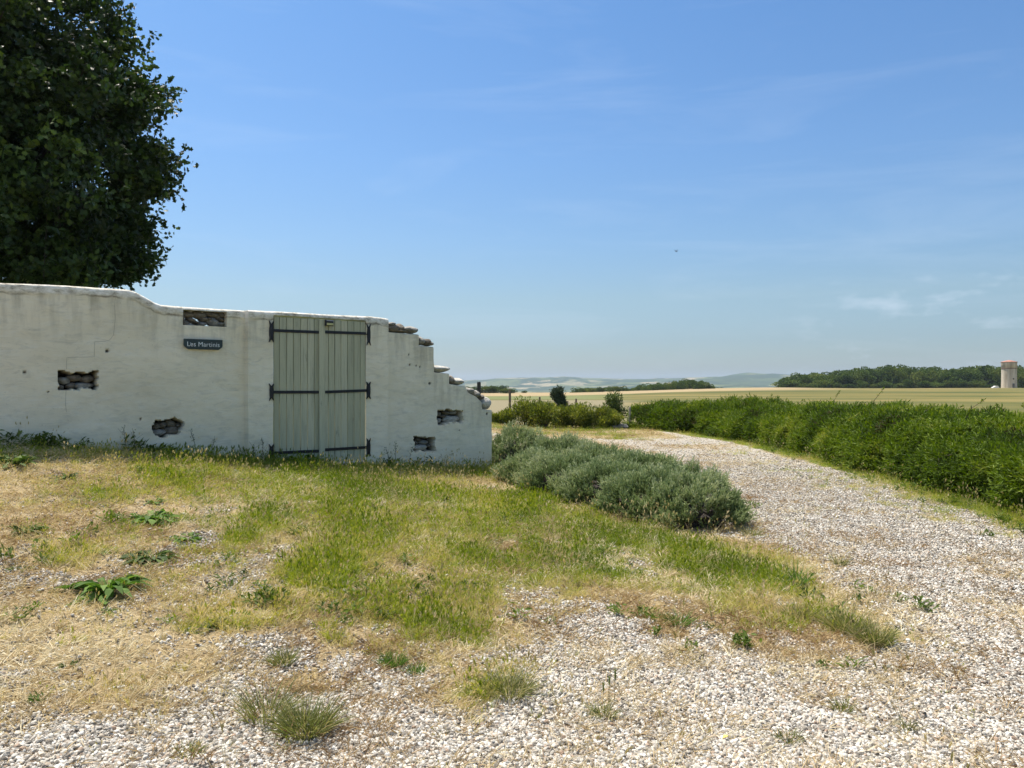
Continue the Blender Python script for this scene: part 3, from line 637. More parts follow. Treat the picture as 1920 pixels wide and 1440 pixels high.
for li, xs in enumerate(leafs):
    pp = []
    for x0, x1 in zip(xs[:-1], xs[1:]):
        s0, s1 = sC(x0) + .0035, sC(x1) - .0035
        wbox(pp, s0, s1, (gbot(s0) + random.uniform(-.01, .01),) * 2, (g_top - random.uniform(0, .008),) * 2, fo - .032, fo + random.uniform(-.003, .001), random.random(), .004)
    leaf = build_parts('gate_leaf', pp, M_PLANK, GATE)
    for hh in (g_top - .25, 1.5, gbot(gl) + .2):   # ledges behind the planks
        pp = []; wbox(pp, sC(xs[0]) + .03, sC(xs[-1]) - .03, hh - .06, hh + .06, fo - .06, fo - .0335, .3, .004)
        lg = build_parts('ledge', pp, M_PLANK, GATE); lg.parent = leaf; lg.matrix_parent_inverse = Matrix.Identity(4)
    for k, ((ya, yb), (yc, yd)) in enumerate(straps):
        x0, x1 = (510.0, 598.5) if li == 0 else (607.8, 690.5)
        y0, y1 = (ya, yb) if li == 0 else (yc, yd)
        pp = []; hh = .020
        wbox(pp, sC(x0), sC(x1), (hgt_at(x0, y0) - hh, hgt_at(x1, y1) - hh), (hgt_at(x0, y0) + hh, hgt_at(x1, y1) + hh), fo + .002, fo + .011, .5, .002)
        st = build_parts('hinge_strap', pp, M_IRON, GATE); st.parent = leaf; st.matrix_parent_inverse = Matrix.Identity(4)
        # fishtail plate fixed on the pier
        xc = 508.3 if li == 0 else 690.3; yc_ = y0 if li == 0 else y1
        tall = (20, 16)[k > 0] * (1.0 if k < 2 else 1.05)
        sc0 = sC(xc); hcn = hgt_at(xc, yc_ + (2 if k == 0 else 0)); hw = .033; hf = tall / FPX * wall_z((xc - 960) / FPX)
        prof = [(-hw, -hf), (-hw * .15, -hf * .72), (0, -hf * .55), (hw * .15, -hf * .72), (hw, -hf), (hw * .62, -hf * .6), (hw * .8, -hf * .25), (hw * .8, hf * .25), (hw * .62, hf * .6), (hw, hf), (hw * .15, hf * .72), (0, hf * .55), (-hw * .15, hf * .72), (-hw, hf), (-hw * .62, hf * .6), (-hw * .8, hf * .25), (-hw * .8, -hf * .25), (-hw * .62, -hf * .6)]
        bm = bmesh.new(); vf = [bm.verts.new(W3(sc0 + p[0], hcn + p[1], PO + .024)) for p in prof]; vb = [bm.verts.new(W3(sc0 + p[0], hcn + p[1], PO - .01)) for p in prof]
        bm.faces.new(vf); bm.faces.new(vb[::-1])
        for i in range(len(prof)): j = (i + 1) % len(prof); bm.faces.new((vf[i], vb[i], vb[j], vf[j]))
        child(bm_obj('hinge_plate', bm, M_IRON), GATE)
pp = []; wbox(pp, sC(597.6), sC(608.4), gbot(sC(603)) + .05, g_top - .01, fo + .003, fo + .024, .75, .005)
build_parts('cover_strip', pp, M_PLANK, GATE)
for o in list(GATE.children):
    for c in o.children:          # sub-parts: same placement as their part
        c.matrix_parent_inverse = Matrix.Identity(4)
# solar lamp over the gate
LAMP = empty('solar_wall_lamp', tuple(W3(sC(614.5), hgt_at(614.5, 607), fo + .03))); tag(LAMP, 'small black solar lamp with pale yellow lens at the top of the gate', 'lamp')
h0, h1 = hgt_at(614.5, 611.5), hgt_at(614.5, 600); s0, s1 = sC(607.3), sC(621.8)
pp = []; wbox(pp, s0, s1, h0, h1, fo + .0245, fo + .07, .5, .006); build_parts('lamp_housing', pp, M_IRON, LAMP)
pp = []; wbox(pp, s0 + .010, s1 - .010, h0 + .008, h0 + (h1 - h0) * .45, fo + .071, fo + .076, .5, .002); build_parts('lens', pp, plain('yellow_lens', (.50, .47, .20), .3), LAMP)
pp = []; wbox(pp, s0 + .008, s1 - .008, h0 + (h1 - h0) * .78, h0 + (h1 - h0) * .9, fo + .071, fo + .074, .5, .001); build_parts('solar_panel', pp, plain('panel_glass', (.30, .33, .40), .2), LAMP)

# name board
SIGN = empty('name_sign', tuple(W3(sC(384), hgt_at(384, 645), .03))); tag(SIGN, 'dark green name board lettered Les Martinis, on the wall under the open niche', 'sign')
sx0, sx1 = sC(348), sC(420.5); sh1, sh0 = hgt_at(384, 635.8), hgt_at(384, 655.0); cc = .05
prof = [(sx0, sh1), (sx1, sh1), (sx1, sh0 + cc), (sx1 - .012, sh0 + cc * .6), (sx1 - cc, sh0), (sx0 + cc, sh0), (sx0 + .012, sh0 + cc * .6), (sx0, sh0 + cc)]
bm = bmesh.new(); vf = [bm.verts.new(W3(p[0], p[1], .042)) for p in prof]; vb = [bm.verts.new(W3(p[0], p[1], .018)) for p in prof]
bm.faces.new(vf); bm.faces.new(vb[::-1])
for i in range(len(prof)): j = (i + 1) % len(prof); bm.faces.new((vf[i], vb[i], vb[j], vf[j]))
child(bm_obj('board', bm, plain('board_green', (.018, .035, .035), .35, .2)), SIGN)
fcu = bpy.data.curves.new('lettering', 'FONT'); fcu.body = 'Les Martinis'; fcu.size = .112; fcu.extrude = .0012; fcu.offset = -.0006; fcu.align_x = 'CENTER'; fcu.space_character = 1.04
tmp = bpy.data.objects.new('lettering', fcu); COL.objects.link(tmp); bpy.context.view_layer.update()
tme = bpy.data.meshes.new_from_object(tmp.evaluated_get(bpy.context.evaluated_depsgraph_get())); bpy.data.objects.remove(tmp)
co = np.zeros(len(tme.vertices) * 3); tme.vertices.foreach_get('co', co); co = co.reshape(-1, 3)
tw = co[:, 0].max() - co[:, 0].min(); scx = (sx1 - sx0) * .835 / tw; mid_s = (sx0 + sx1) / 2
newc = W3(mid_s + (co[:, 0] - (co[:, 0].max() + co[:, 0].min()) / 2) * scx, sh0 + .038 + co[:, 1] * .76, .0435 + co[:, 2])
tme.vertices.foreach_set('co', newc.ravel()); tme.update(); tme.name = 'lettering'
child(link('lettering', tme, plain('letter_white', (.72, .76, .78), .5)), SIGN)
V, F, T3 = tube([W3(sx0 + .078, sh0 + .079, .042), W3(sx0 + .078, sh0 + .079, .048)], [.0045, .0045], 10)
child(link('screw', np_mesh('screw', V, [F, T3]), bpy.data.materials['letter_white']), SIGN)

# stone threshold
pp = []; wbox(pp, sC(628), sC(685), (hgt_at(628, 874), hgt_at(685, 869)), (hgt_at(628, 869.5) + .02, hgt_at(685, 864) + .01), -.05, PO + .05, .5, .015)
TS = build_parts('threshold_stone', pp, M_PALE, WALL); TS.parent = None; TS.matrix_parent_inverse = Matrix.Identity(4); tag(TS, 'low pale stone slab lying under the right leaf of the gate', 'doorstep')

# ---------------------------------------------------------------- far woods, tower, posts
M_FAR = leafmat('far_foliage', [(0.1, (.035, .06, .016)), (.5, (.075, .115, .028)), (.9, (.15, .18, .045))], rough=.8, transl=.2, nscale=.11, spec=.05)
M_BARK = plain('bark', (.10, .08, .06), .9, .3, 6, 0, .6, 12)
def far_tree_mesh(seed, n=2600, lobes=9):
    rg = np.random.default_rng(seed); P = []; D = []
    cs = [(0, 0, 5.6, 3.0), (0, 0, 2.0, 2.6), (1.8, .5, 1.4, 1.8), (-1.8, -.4, 1.3, 1.9), (.3, -1.9, 1.3, 1.8)] + [(rg.normal() * 1.9, rg.normal() * 1.9, rg.uniform(3.0, 7.6), rg.uniform(1.3, 2.2)) for _ in range(lobes)]
    for (x, y, z, r_) in cs:
        k = int(n * r_ ** 2 / sum(c[3] ** 2 for c in cs)); d = rand_unit(k, rg); q = np.array([x, y, z]) + d * r_ * rg.uniform(.82, 1.08, (k, 1)) * [1.1, 1.1, .85]
        P.append(q); D.append(unit(d + rg.normal(size=(k, 3)) * .6))
    P = np.concatenate(P); D = np.concatenate(D); P[:, 2] = np.maximum(P[:, 2], -.4 + rg.uniform(0, .8, len(P)))
    V, F = cards(P - D * .25, D, rand_unit(len(P), rg), rg.uniform(.4, .8, len(P)), rg.uniform(.35, .7, len(P)), LEAF6)
    return np_mesh('crown', V, [F])
FT = []
for k in range(5):
    me = far_tree_mesh(200 + k, lobes=7 + 2 * k); me.materials.append(M_FAR)
    V, F, T3 = tube([(0, 0, -.5), (.1, 0, 1.5), (.0, .1, 4)], [.35, .28, .16], 7); tm = np_mesh('trunk', V, [F, T3], smooth=True); tm.materials.append(M_BARK); FT.append((me, tm))
def far_tree(x, ybase, dist, hpx, wpx, label, group, k=None, name='oak_tree'):
    u = (x - 960) / FPX; Y = dist; X = u * Y; z = EYE - (ybase - HOR) / FPX * Y
    e = empty(name, (X, Y, z - .6), random.uniform(0, 6.3)); hs = hpx / FPX * Y / 8.6; ws = wpx / FPX * Y / 8.4
    e.scale = (ws, ws, hs); tag(e, label, 'tree', group)
    cm, tm = FT[random.randrange(5) if k is None else k]
    for nm, me in (('crown', cm), ('trunk', tm)):
        o = bpy.data.objects.new(nm, me); COL.objects.link(o); o.parent = e
    return e
LAB_L = 'dark green oak in the long wood behind the field, left of the water tower'
LAB_R = 'dark green oak in the wood to the right of the water tower'
def wood_label(x, row):
    if row == 0 and x < 1480: return 'low oak at the far left end of the long wood'
    if row == 1 and x < 1500: return 'oak behind the low one at the left end of the long wood'
    if row == 0 and 1862 < x < 1879: return 'front oak touching the left side of the water tower'
    return LAB_L if x < 1880 else LAB_R
def top_at(tab, x): return float(np.interp(x, [a for a, _ in tab], [b_ for _, b_ in tab]))
TAB = [(1455, 722), (1470, 712), (1495, 702), (1530, 697), (1547, 704), (1565, 699), (1590, 695), (1612, 690), (1650, 689), (1680, 687), (1697, 684), (1715, 690), (1745, 690), (1765, 692), (1790, 690), (1820, 688), (1850, 686), (1875, 688), (1925, 691), (2300, 688)]
x = 1466
while x < 2150:
    far_tree(x, 728, random.uniform(352, 372), 728 - top_at(TAB, x) + random.uniform(-3, 2), random.uniform(28, 42), wood_label(x, 0), 'oaks of the long wood' if x < 1880 else 'oaks right of the tower'); x += random.uniform(11, 18)
x = 1480
while x < 2150:
    far_tree(x, 727, random.uniform(382, 400), 727 - top_at(TAB, x) + random.uniform(-2, 4), random.uniform(34, 46), wood_label(x, 1), 'oaks of the long wood' if x < 1880 else 'oaks right of the tower'); x += random.uniform(16, 24)
x = 1500
while x < 1860:
    far_tree(x, 729, random.uniform(342, 350), random.uniform(10, 20), random.uniform(18, 30), 'low shrub at the foot of the long wood', 'shrubs at the wood edge', name='shrub'); x += random.uniform(16, 30)
TAB2 = [(1078, 729), (1095, 724), (1115, 726), (1125, 723), (1160, 722), (1180, 727), (1195, 722), (1215, 720), (1240, 717), (1262, 714), (1290, 709), (1310, 711), (1335, 722), (1350, 730)]
x = 1082
while x < 1350:
    b0 = float(np.interp(x, [1080, 1180, 1350], [738.5, 741, 733.5]))
    lab = ('dark tree in the copse below the hills, behind the left part of the field', 'trees of the left copse') if x < 1178 else ('rounded dark tree in the copse in the middle distance, left of the long wood', 'trees of the middle copse')
    far_tree(x, b0, random.uniform(322, 340), b0 - top_at(TAB2, x) + random.uniform(-1, 2), random.uniform(17, 26), *lab); x += random.uniform(7, 12)
x = 868
while x < 963:
    tp_ = float(np.interp(x, [868, 900, 915, 940, 960], [722, 724, 721, 721, 728])); far_tree(x, 735, random.uniform(318, 330), 735 - tp_ + random.uniform(-1, 2), random.uniform(14, 20), 'small far tree beyond the field, showing past the stepped end of the wall', 'far trees past the wall end'); x += random.uniform(8, 13)
far_tree(984, 736, 335, 6, 10, 'tiny lone far tree on the field edge between the wall end and the near pine', None)
# water tower
Yt = 343.0; Xt = (1892 - 960) / FPX * Yt; zt = EYE - (727.5 - HOR) / FPX * Yt; pm = Yt / FPX
TW = empty('water_tower', (Xt, Yt, zt)); tag(TW, 'pale cylindrical water tower with a low red tiled cone roof, beside the wood', 'water tower')
def lathe(prof, ns=40):
    a = np.linspace(0, 2 * math.pi, ns, endpoint=False); V = np.array([[(r_ * math.cos(q), r_ * math.sin(q), z_) for q in a] for r_, z_ in prof]).reshape(-1, 3)
    i = np.arange(len(prof) - 1)[:, None] * ns; j = np.arange(ns)[None]; j2 = (j + 1) % ns
    return V, np.stack([i + j, i + j2, i + ns + j2, i + ns + j], -1).reshape(-1, 4)
m, t, b = mat('tower_concrete'); tcn = N(t, 'ShaderNodeTexCoord')
cb = ramp(t, noise(t, smap(t, tcn.outputs['Object'], (1.2, 1.2, .12)), 1.0, 5, .65), [(.34, (.34, .29, .21)), (.52, (.52, .46, .36)), (.68, (.64, .58, .47))])
t.links.new(cb, b.inputs['Base Color']); b.inputs['Roughness'].default_value = .9
V, F = lathe([(13 * pm, -.8), (12.6 * pm, 10 * pm), (12.4 * pm, 30 * pm), (12.6 * pm, 36.8 * pm)]); link('shaft', np_mesh('shaft', V, F, smooth=True), m, TW)
V, F = lathe([(12.7 * pm, 36.8 * pm), (13.0 * pm, 36.9 * pm), (13.0 * pm, 48 * pm), (13.0 * pm, 48.4 * pm)]); link('tank', np_mesh('tank', V, F, smooth=True), m, TW)
V, F = lathe([(13.05 * pm, 36.2 * pm), (13.35 * pm, 36.3 * pm), (13.35 * pm, 37.2 * pm), (13.05 * pm, 37.3 * pm)]); link('band', np_mesh('band', V, F), plain('band_rust', (.16, .10, .08), .9), TW)
V, F = lathe([(.01, 52.4 * pm), (3 * pm, 51.9 * pm), (13.9 * pm, 49.0 * pm), (14.0 * pm, 48.3 * pm), (12.8 * pm, 48.1 * pm)]); link('roof', np_mesh('roof', V, F), plain('roof_tile', (.36, .17, .12), .85, .25, .9), TW)
bm = bmesh.new(); bmesh.ops.create_cube(bm, size=1, matrix=Matrix.Translation((-.0, -12.55 * pm, 17 * pm)) @ Matrix.Diagonal((.55, .25, .55, 1))); bm_obj('window', bm, plain('dark_opening', (.02, .02, .02), .6), TW)
bm = bmesh.new(); bmesh.ops.create_cube(bm, size=1, matrix=Matrix.Translation((.0, -12.9 * pm, 1.0)) @ Matrix.Diagonal((.9, .25, 2.0, 1))); bm_obj('door', bm, plain('tower_door', (.13, .13, .12), .7), TW)
# white parked van beside the tower
Xv = (1866 - 960) / FPX * 338; zv = float(H(Xv, 338)) ; VAN = empty('parked_car', (Xv, 338, EYE - (729 - HOR) / FPX * 338)); tag(VAN, 'tiny white car parked left of the water tower', 'car')
bm = bmesh.new()
prof = [(-1.35, .2), (-1.38, .6), (-1.2, .75), (-.7, .82), (-.35, 1.25), (.8, 1.3), (1.25, .85), (1.38, .75), (1.38, .2)]
va = [bm.verts.new((p[0], -.7, p[1])) for p in prof]; vb = [bm.verts.new((p[0], .7, p[1])) for p in prof]; bm.faces.new(va); bm.faces.new(vb[::-1])
for i in range(len(prof)): j = (i + 1) % len(prof); bm.faces.new((va[i], vb[i], vb[j], va[j]))
bm_obj('body', bm, plain('white_paint', (.75, .75, .74), .4, .03), VAN)
for sx_ in (-.85, .85):
    for sy_ in (-.66, .66):
        V, F, T3 = tube([(sx_, sy_ - .08, .22), (sx_, sy_ + .08, .22)], [.27, .27], 12); link('wheel', np_mesh('wheel', V, [F, T3]), bpy.data.materials['dark_opening'], VAN)

# fence posts
M_WOOD = plain('weathered_wood', (.17, .13, .09), .9, .3, 5, 0, .6, 30); M_DARK = plain('dark_post', (.022, .025, .024), .6, .3, 10)
def post(x, ytop, ybot, dist, wpx, M, label, lean=0.0):
    u = (x - 960) / FPX; X = u * dist; zt_ = EYE - (ytop - HOR) / FPX * dist; z0 = float(H(X, dist)); r_ = wpx / 2 / FPX * dist; h_ = zt_ - z0
    V, F, T3 = tube([(0, 0, -.2), (lean * .3, 0, h_ * .35), (lean, 0, h_ - .02), (lean * 1.02, 0, h_)], [r_, r_ * 1.02, r_ * .97, r_ * .8], 12)
    V += (fbm(V[:, 0] * 30, V[:, 1] * 30, V[:, 2] * 6, seed=int(x)) - .5)[:, None] * r_ * .25
    o = link('fence_post', np_mesh('fence_post', V, [F, T3], smooth=False), M); o.location = (X, dist, z0); tag(o, label, 'post', 'posts of the field fence'); return o
post(898, 716, 742, 17.5, 7.5, M_DARK, 'thick black post rising behind the stones at the end of the wall')
post(956, 730, 757, 31, 4.6, M_WOOD, 'brown wooden post behind the leftmost green bush')
post(1012, 744, 760, 31.5, 3.6, M_WOOD, 'short thin stake between the two leftmost bushes, left of the dark pine')
post(1080, 747.5, 762, 31, 3.6, M_WOOD, 'reddish short post just right of the dark pine')
post(1180, 763, 792, 27.6, 4.2, plain('grey_wood', (.30, .27, .22), .9, .2, 6), 'pale grey post at the far left end of the hedge', .02)

# ---------------------------------------------------------------- bushes behind the road
M_BUSH = leafmat('bush_leaf', [(0.05, (.06, .085, .016)), (.45, (.15, .18, .032)), (.8, (.28, .29, .06)), (1, (.45, .42, .14))], rough=.45, transl=.3, source='attr', spec=.3)
M_PINE = leafmat('pine_leaf', [(0.1, (.03, .05, .025)), (.6, (.05, .08, .038)), (1, (.09, .12, .06))], rough=.6, transl=.08, source='attr')
M_TWIG = plain('twig', (.12, .09, .065), .9, .3, 8)
def shrub(name, label, group, X, Y, rx, ry, h_, n, ll, lw, M, seed, cat='shrub', lobes=8, stems=7, shape=LEAF6, up=.5, low=.12, hug=.5):
    rg = np.random.default_rng(seed); z0 = float(H(X, Y)); e = empty(name, (X, Y, z0)); tag(e, label, cat, group)
    cs = [(rg.uniform(-.55, .55) * rx, rg.uniform(-.55, .55) * ry, h_ * rg.uniform(.22, .74), rg.uniform(.35, .55)) for _ in range(lobes)]
    P = []; D = []; st = []
    per = n // lobes
    for (x, y, z, r_) in cs:
        d = rand_unit(per, rg); rad_ = rg.uniform(hug, 1.12, (per, 1)) ** .6
        q = np.array([x, y, z]) + d * rad_ * [r_ * rx, r_ * ry, h_ * r_ * .72]
        P.append(q); D.append(unit(d + [0, 0, up] + rg.normal(size=(per, 3)) * .55))
        st.append(((x * .2, y * .2, -.05), (x * .6, y * .6, z * .5), (x, y, z)))
    P = np.concatenate(P); D = np.concatenate(D); k = P[:, 2] > low * h_ * rg.uniform(.0, 1.0, len(P)) - .02; P, D = P[k], D[k]
    sh_ = fbm(P[:, 0] * 5, P[:, 1] * 5, P[:, 2] * 5, seed=seed, octv=2); rn = np.clip(sh_ * .9 + rg.normal(size=len(P)) * .16 - .02, 0, 1)
    V, F = cards(P, D, rand_unit(len(P), rg), ll * rg.uniform(.6, 1.25, len(P)), lw * rg.uniform(.7, 1.2, len(P)), shape)
    link('foliage', np_mesh('foliage', V, [F], attrs={'rnd': np.repeat(rn, len(shape))}), M, e)
    parts = [tube(s_, [.022, .016, .008], 5) for s_ in st]
    V, F = merge(parts); link('stems', np_mesh('stems', V, F, smooth=True), M_TWIG, e)
    return e
bl = [(940, 772, 26), (985, 752, 40), (1020, 762, 30), (1060, 765, 32), (1100, 764, 34), (1140, 768, 30)]
names = ['olive-green bush hidden partly by the wall end, behind the far verge', 'tallest light green bush of the row right of the wall end', 'bushy light green shrub below the short thin stake', 'light green shrub standing right below the dark pine', 'light green shrub below the reddish short post', 'light green shrub at the right end of the row, beside the grey board']
for i, (x, yt, wx) in enumerate(bl):
    d_ = 27.6 + random.uniform(-.4, .6); X = (x - 960) / FPX * d_; h_ = EYE - (yt - HOR) / FPX * d_ - float(H(X, d_)); rx = wx / FPX * d_ * 1.05
    shrub('broadleaf_bush', names[i], 'light green bushes along the far verge', X, d_, rx, rx * .9, h_ * 1.12, 4600, .10, .042, M_BUSH, 300 + i, lobes=14, up=.9, hug=.2)
def small_tree(name, label, x, ytop, ybot, dist, wpx, M, seed, n=3500, ll=.1, lw=.04):
    X = (x - 960) / FPX * dist; z0 = float(H(X, dist)); h_ = EYE - (ytop - HOR) / FPX * dist - z0; zl = max(.15, EYE - (ybot - HOR) / FPX * dist - z0)
    rg = np.random.default_rng(seed); e = empty(name, (X, dist, z0)); tag(e, label, 'tree'); r_ = wpx / FPX * dist
    P = []; D = []; parts = [tube([(0, 0, -.1), (.03, 0, h_ * .5), (0, .02, h_ * .97)], [.06, .04, .012], 7)]
    for k in range(26):
        z = zl + (h_ - zl) * (k / 26) ** .9; a = rg.uniform(0, 6.28); L = r_ * (1.05 - .75 * ((z - zl) / (h_ - zl))) * rg.uniform(.55, 1.15); tip = np.array([math.cos(a) * L, math.sin(a) * L, z + L * .25])
        parts.append(tube([(0, 0, z - .1), tip * [.5, .5, 1], tip], [.014, .009, .004], 4))
        kk = n // 26; f = rg.uniform(.25, 1.05, (kk, 1)); q = np.array([0, 0, z - .05]) * (1 - f) + tip * f + rg.normal(size=(kk, 3)) * r_ * .13
        P.append(q); D.append(unit((tip - [0, 0, z]) * .8 + rg.normal(size=(kk, 3)) * .5 + [0, 0, .25]))
    P = np.concatenate(P); D = np.concatenate(D); rn = np.clip(.45 + rg.normal(size=len(P)) * .22, 0, 1)
    V, F = cards(P, D, rand_unit(len(P), rg), ll * rg.uniform(.6, 1.2, len(P)), lw, RHOMB); link('crown', np_mesh('crown', V, [F], attrs={'rnd': np.repeat(rn, 4)}), M, e)
    V, F = merge(parts); link('trunk', np_mesh('trunk', V, F, smooth=True), M_TWIG, e)
small_tree('pine_tree', 'small dark blue-green pine rising behind the light green bushes', 1046, 730, 775, 33, 19, M_PINE, 400, 4200, .16, .04)
small_tree('young_tree', 'young leafy dark tree with a loose crown at the far left end of the hedge', 1152, 742, 792, 29, 30, leafmat('young_leaf', [(0.1, (.06, .09, .025)), (.6, (.12, .16, .04)), (1, (.20, .24, .08))], transl=.2, source='attr'), 401, 3000, .10, .045)
# grey board lying by the bushes
gx, gy = (1162 - 960) / FPX * 27.4, 27.4
bm = bmesh.new(); bmesh.ops.create_cube(bm, size=1, matrix=Matrix.Rotation(rad(14), 4, 'X') @ Matrix.Diagonal((.55, .4, .04, 1))); bmesh.ops.bevel(bm, geom=bm.edges[:], offset=.012, segments=1)
bo = bm_obj('board', bm, plain('grey_board', (.15, .15, .15), .8, .15, 5)); bo.location = (gx, gy, float(H(gx, gy)) + .10); tag(bo, 'grey flat lid lying tilted on the ground between the last bush and the hedge', 'board')
# ---------------------------------------------------------------- hedge
M_HEDGE = leafmat('hedge_leaf', [(0.0, (.06, .05, .02)), (.12, (.035, .06, .012)), (.4, (.085, .135, .018)), (.7, (.15, .21, .028)), (1, (.27, .28, .06))], rough=.6, transl=.28, source='attr', spec=.15)
def hedge():
    rg = np.random.default_rng(500); e = empty('clipped_hedge', (6.8, 12, 0)); tag(e, 'long bushy dark green hedge with wild shoots, along the right side of the gravel drive', 'hedge')
    seg = np.hypot(*(HL[1:] - HL[:-1]).T); cum = np.concatenate([[0], np.cumsum(seg)]); tot = cum[-1]
    def at(al):
        x = np.interp(al, cum, HL[:, 0]); y = np.interp(al, cum, HL[:, 1]); d = unit(np.stack([np.interp(al + .6, cum, HL[:, 0]) - np.interp(al - .6, cum, HL[:, 0]), np.interp(al + .6, cum, HL[:, 1]) - np.interp(al - .6, cum, HL[:, 1])], -1)); nrm = np.stack([-d[:, 1], d[:, 0]], -1)
        return np.stack([x, y], -1), nrm      # normal pointing away from road
    def surf(al, f):
        """f 0..1 from road foot over the top to the back foot; returns point and outward normal"""
        p, nrm = at(al); wdt = 2.9 + .4 * fbm(al * .4, 0 * al, seed=511)
        hh = (np.interp(al, [0, 3, 8, 14, 22, 30], [.66, .78, .84, .90, .95, .97]) + (fbm(al * .9, f * 2.5, seed=513) - .5) * .22 + (fbm(al * 3.2, f * 9, seed=515) - .5) * .18)
        a = f * math.pi; cx = -np.cos(a); sz = np.sin(a)
        cx = np.sign(cx) * np.abs(cx) ** .85; sz = np.abs(sz) ** .62
        off_ = (cx * .5 + .5) * wdt; bump_ = (fbm(al * 1.6, f * 5, seed=517) - .5) * .16 * (1 - f)
        q = p + nrm * (off_ + bump_)[:, None]
        z = H(q[:, 0], q[:, 1]) + hh * sz
        N3 = np.concatenate([nrm * cx[:, None] * .9, sz[:, None]], 1)
        return np.concatenate([q, z[:, None]], 1), unit(N3)
    n = 80000; wts = 1 / np.maximum(np.hypot(*at(np.linspace(0, tot, 200))[0].T), 6) ** .8; wts[:12] *= 1.5; wts[-60:] *= .3
    al = np.interp(rg.uniform(0, 1, n), np.cumsum(wts) / wts.sum(), np.linspace(0, tot, 200)); f = rg.uniform(.0, .82, n) ** 1.0
    P, Nn = surf(al, f); dist_ = np.linalg.norm(P, axis=1)
    dens = fbm(P[:, 0] * 2.2, P[:, 1] * 2.2, P[:, 2] * 3.5, seed=519, octv=3); k = dens > .36 + .12 * rg.uniform(-1, 1, n); P, Nn, al, f, dens, dist_ = P[k], Nn[k], al[k], f[k], dens[k], dist_[k]
    P = P - Nn * rg.uniform(0, .16, (len(P), 1)) + Nn * ((dens - .5) * .42)[:, None]
    stem = unit(Nn * .9 + rg.normal(size=(len(P), 3)) * .55 + [0, 0, .35]); L = rg.uniform(.10, .24, len(P)) * np.interp(dist_, [8, 28], [.9, 1.3])
    Vs, Fs, A = [], [], []; off_ = 0
    sc_l = np.interp(dist_, [8, 28], [1, 1.7])
    base = np.clip((fbm(P[:, 0] * 1.3, P[:, 1] * 1.3, P[:, 2] * 2.5, seed=523, octv=4) - .5) * 1.5 + .48 + .10 * (f > .35), 0, 1)
    for j in range(7):
        tt = (j + .3) / 7; d = unit(stem * .75 + rg.normal(size=(len(P), 3)) * .62); q = P + stem * (L * tt)[:, None]
        V, F = cards(q, d, rand_unit(len(P), rg), .085 * sc_l * rg.uniform(.6, 1.2, len(P)), .018 * sc_l, RHOMB)
        Vs.append(V); Fs.append(F + off_); off_ += len(V); A.append(np.repeat(np.clip(base + rg.normal(size=len(P)) * .13, 0, 1), 4))
    link('foliage', np_mesh('foliage', np.concatenate(Vs), [np.concatenate(Fs)], attrs={'rnd': np.concatenate(A)}), M_HEDGE, e).matrix_parent_inverse = Matrix.Translation(-e.location)
    # twiggy core
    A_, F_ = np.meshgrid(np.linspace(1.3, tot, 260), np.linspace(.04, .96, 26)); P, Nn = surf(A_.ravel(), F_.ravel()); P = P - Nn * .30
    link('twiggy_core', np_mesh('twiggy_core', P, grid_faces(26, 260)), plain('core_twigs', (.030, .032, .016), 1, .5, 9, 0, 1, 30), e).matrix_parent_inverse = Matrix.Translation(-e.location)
    # long wild shoots over the top
    parts = []; lf = []
    for k in range(120):
        a1 = np.array([rg.uniform(.5, 23)]); p, nn = surf(a1, np.array([rg.uniform(.38, .62)])); p = p[0]; L = rg.uniform(.18, .50) * (1.5 if k % 9 == 0 else 1); d = unit(np.array([rg.normal() * .55, rg.normal() * .4, 1.0])); bnd = np.array([rg.normal() * .16, rg.normal() * .1, -.06])
        pts = [p - d * .1, p + d * L * .5, p + d * L + bnd * L * 1.5]; parts.append(tube(pts, [.010, .007, .003], 4))
        for q in range(int(10 + L * 22)):
            f_ = rg.uniform(.2, 1); lf.append((pts[1] * (1 - f_) + pts[2] * f_ if f_ > .4 else pts[0] * (1 - f_ / .5) + pts[1] * (f_ / .5), unit(d + rg.normal(size=3) * .7)))
    V, F = merge(parts); s_ = link('shoots', np_mesh('shoots', V, F), plain('shoot_stem', (.10, .075, .035), .8), e); s_['kind'] = 'stuff'; s_.matrix_parent_inverse = Matrix.Translation(-e.location)
    P = np.array([q for q, _ in lf]); D = np.array([d for _, d in lf]); V, F = cards(P, D, rand_unit(len(P), rg), .05, .018); s_ = link('shoot_leaves', np_mesh('shoot_leaves', V, [F], attrs={'rnd': np.repeat(rg.uniform(.3, 1, len(P)), 4)}), M_HEDGE, e); s_.matrix_parent_inverse = Matrix.Translation(-e.location)
hedge()

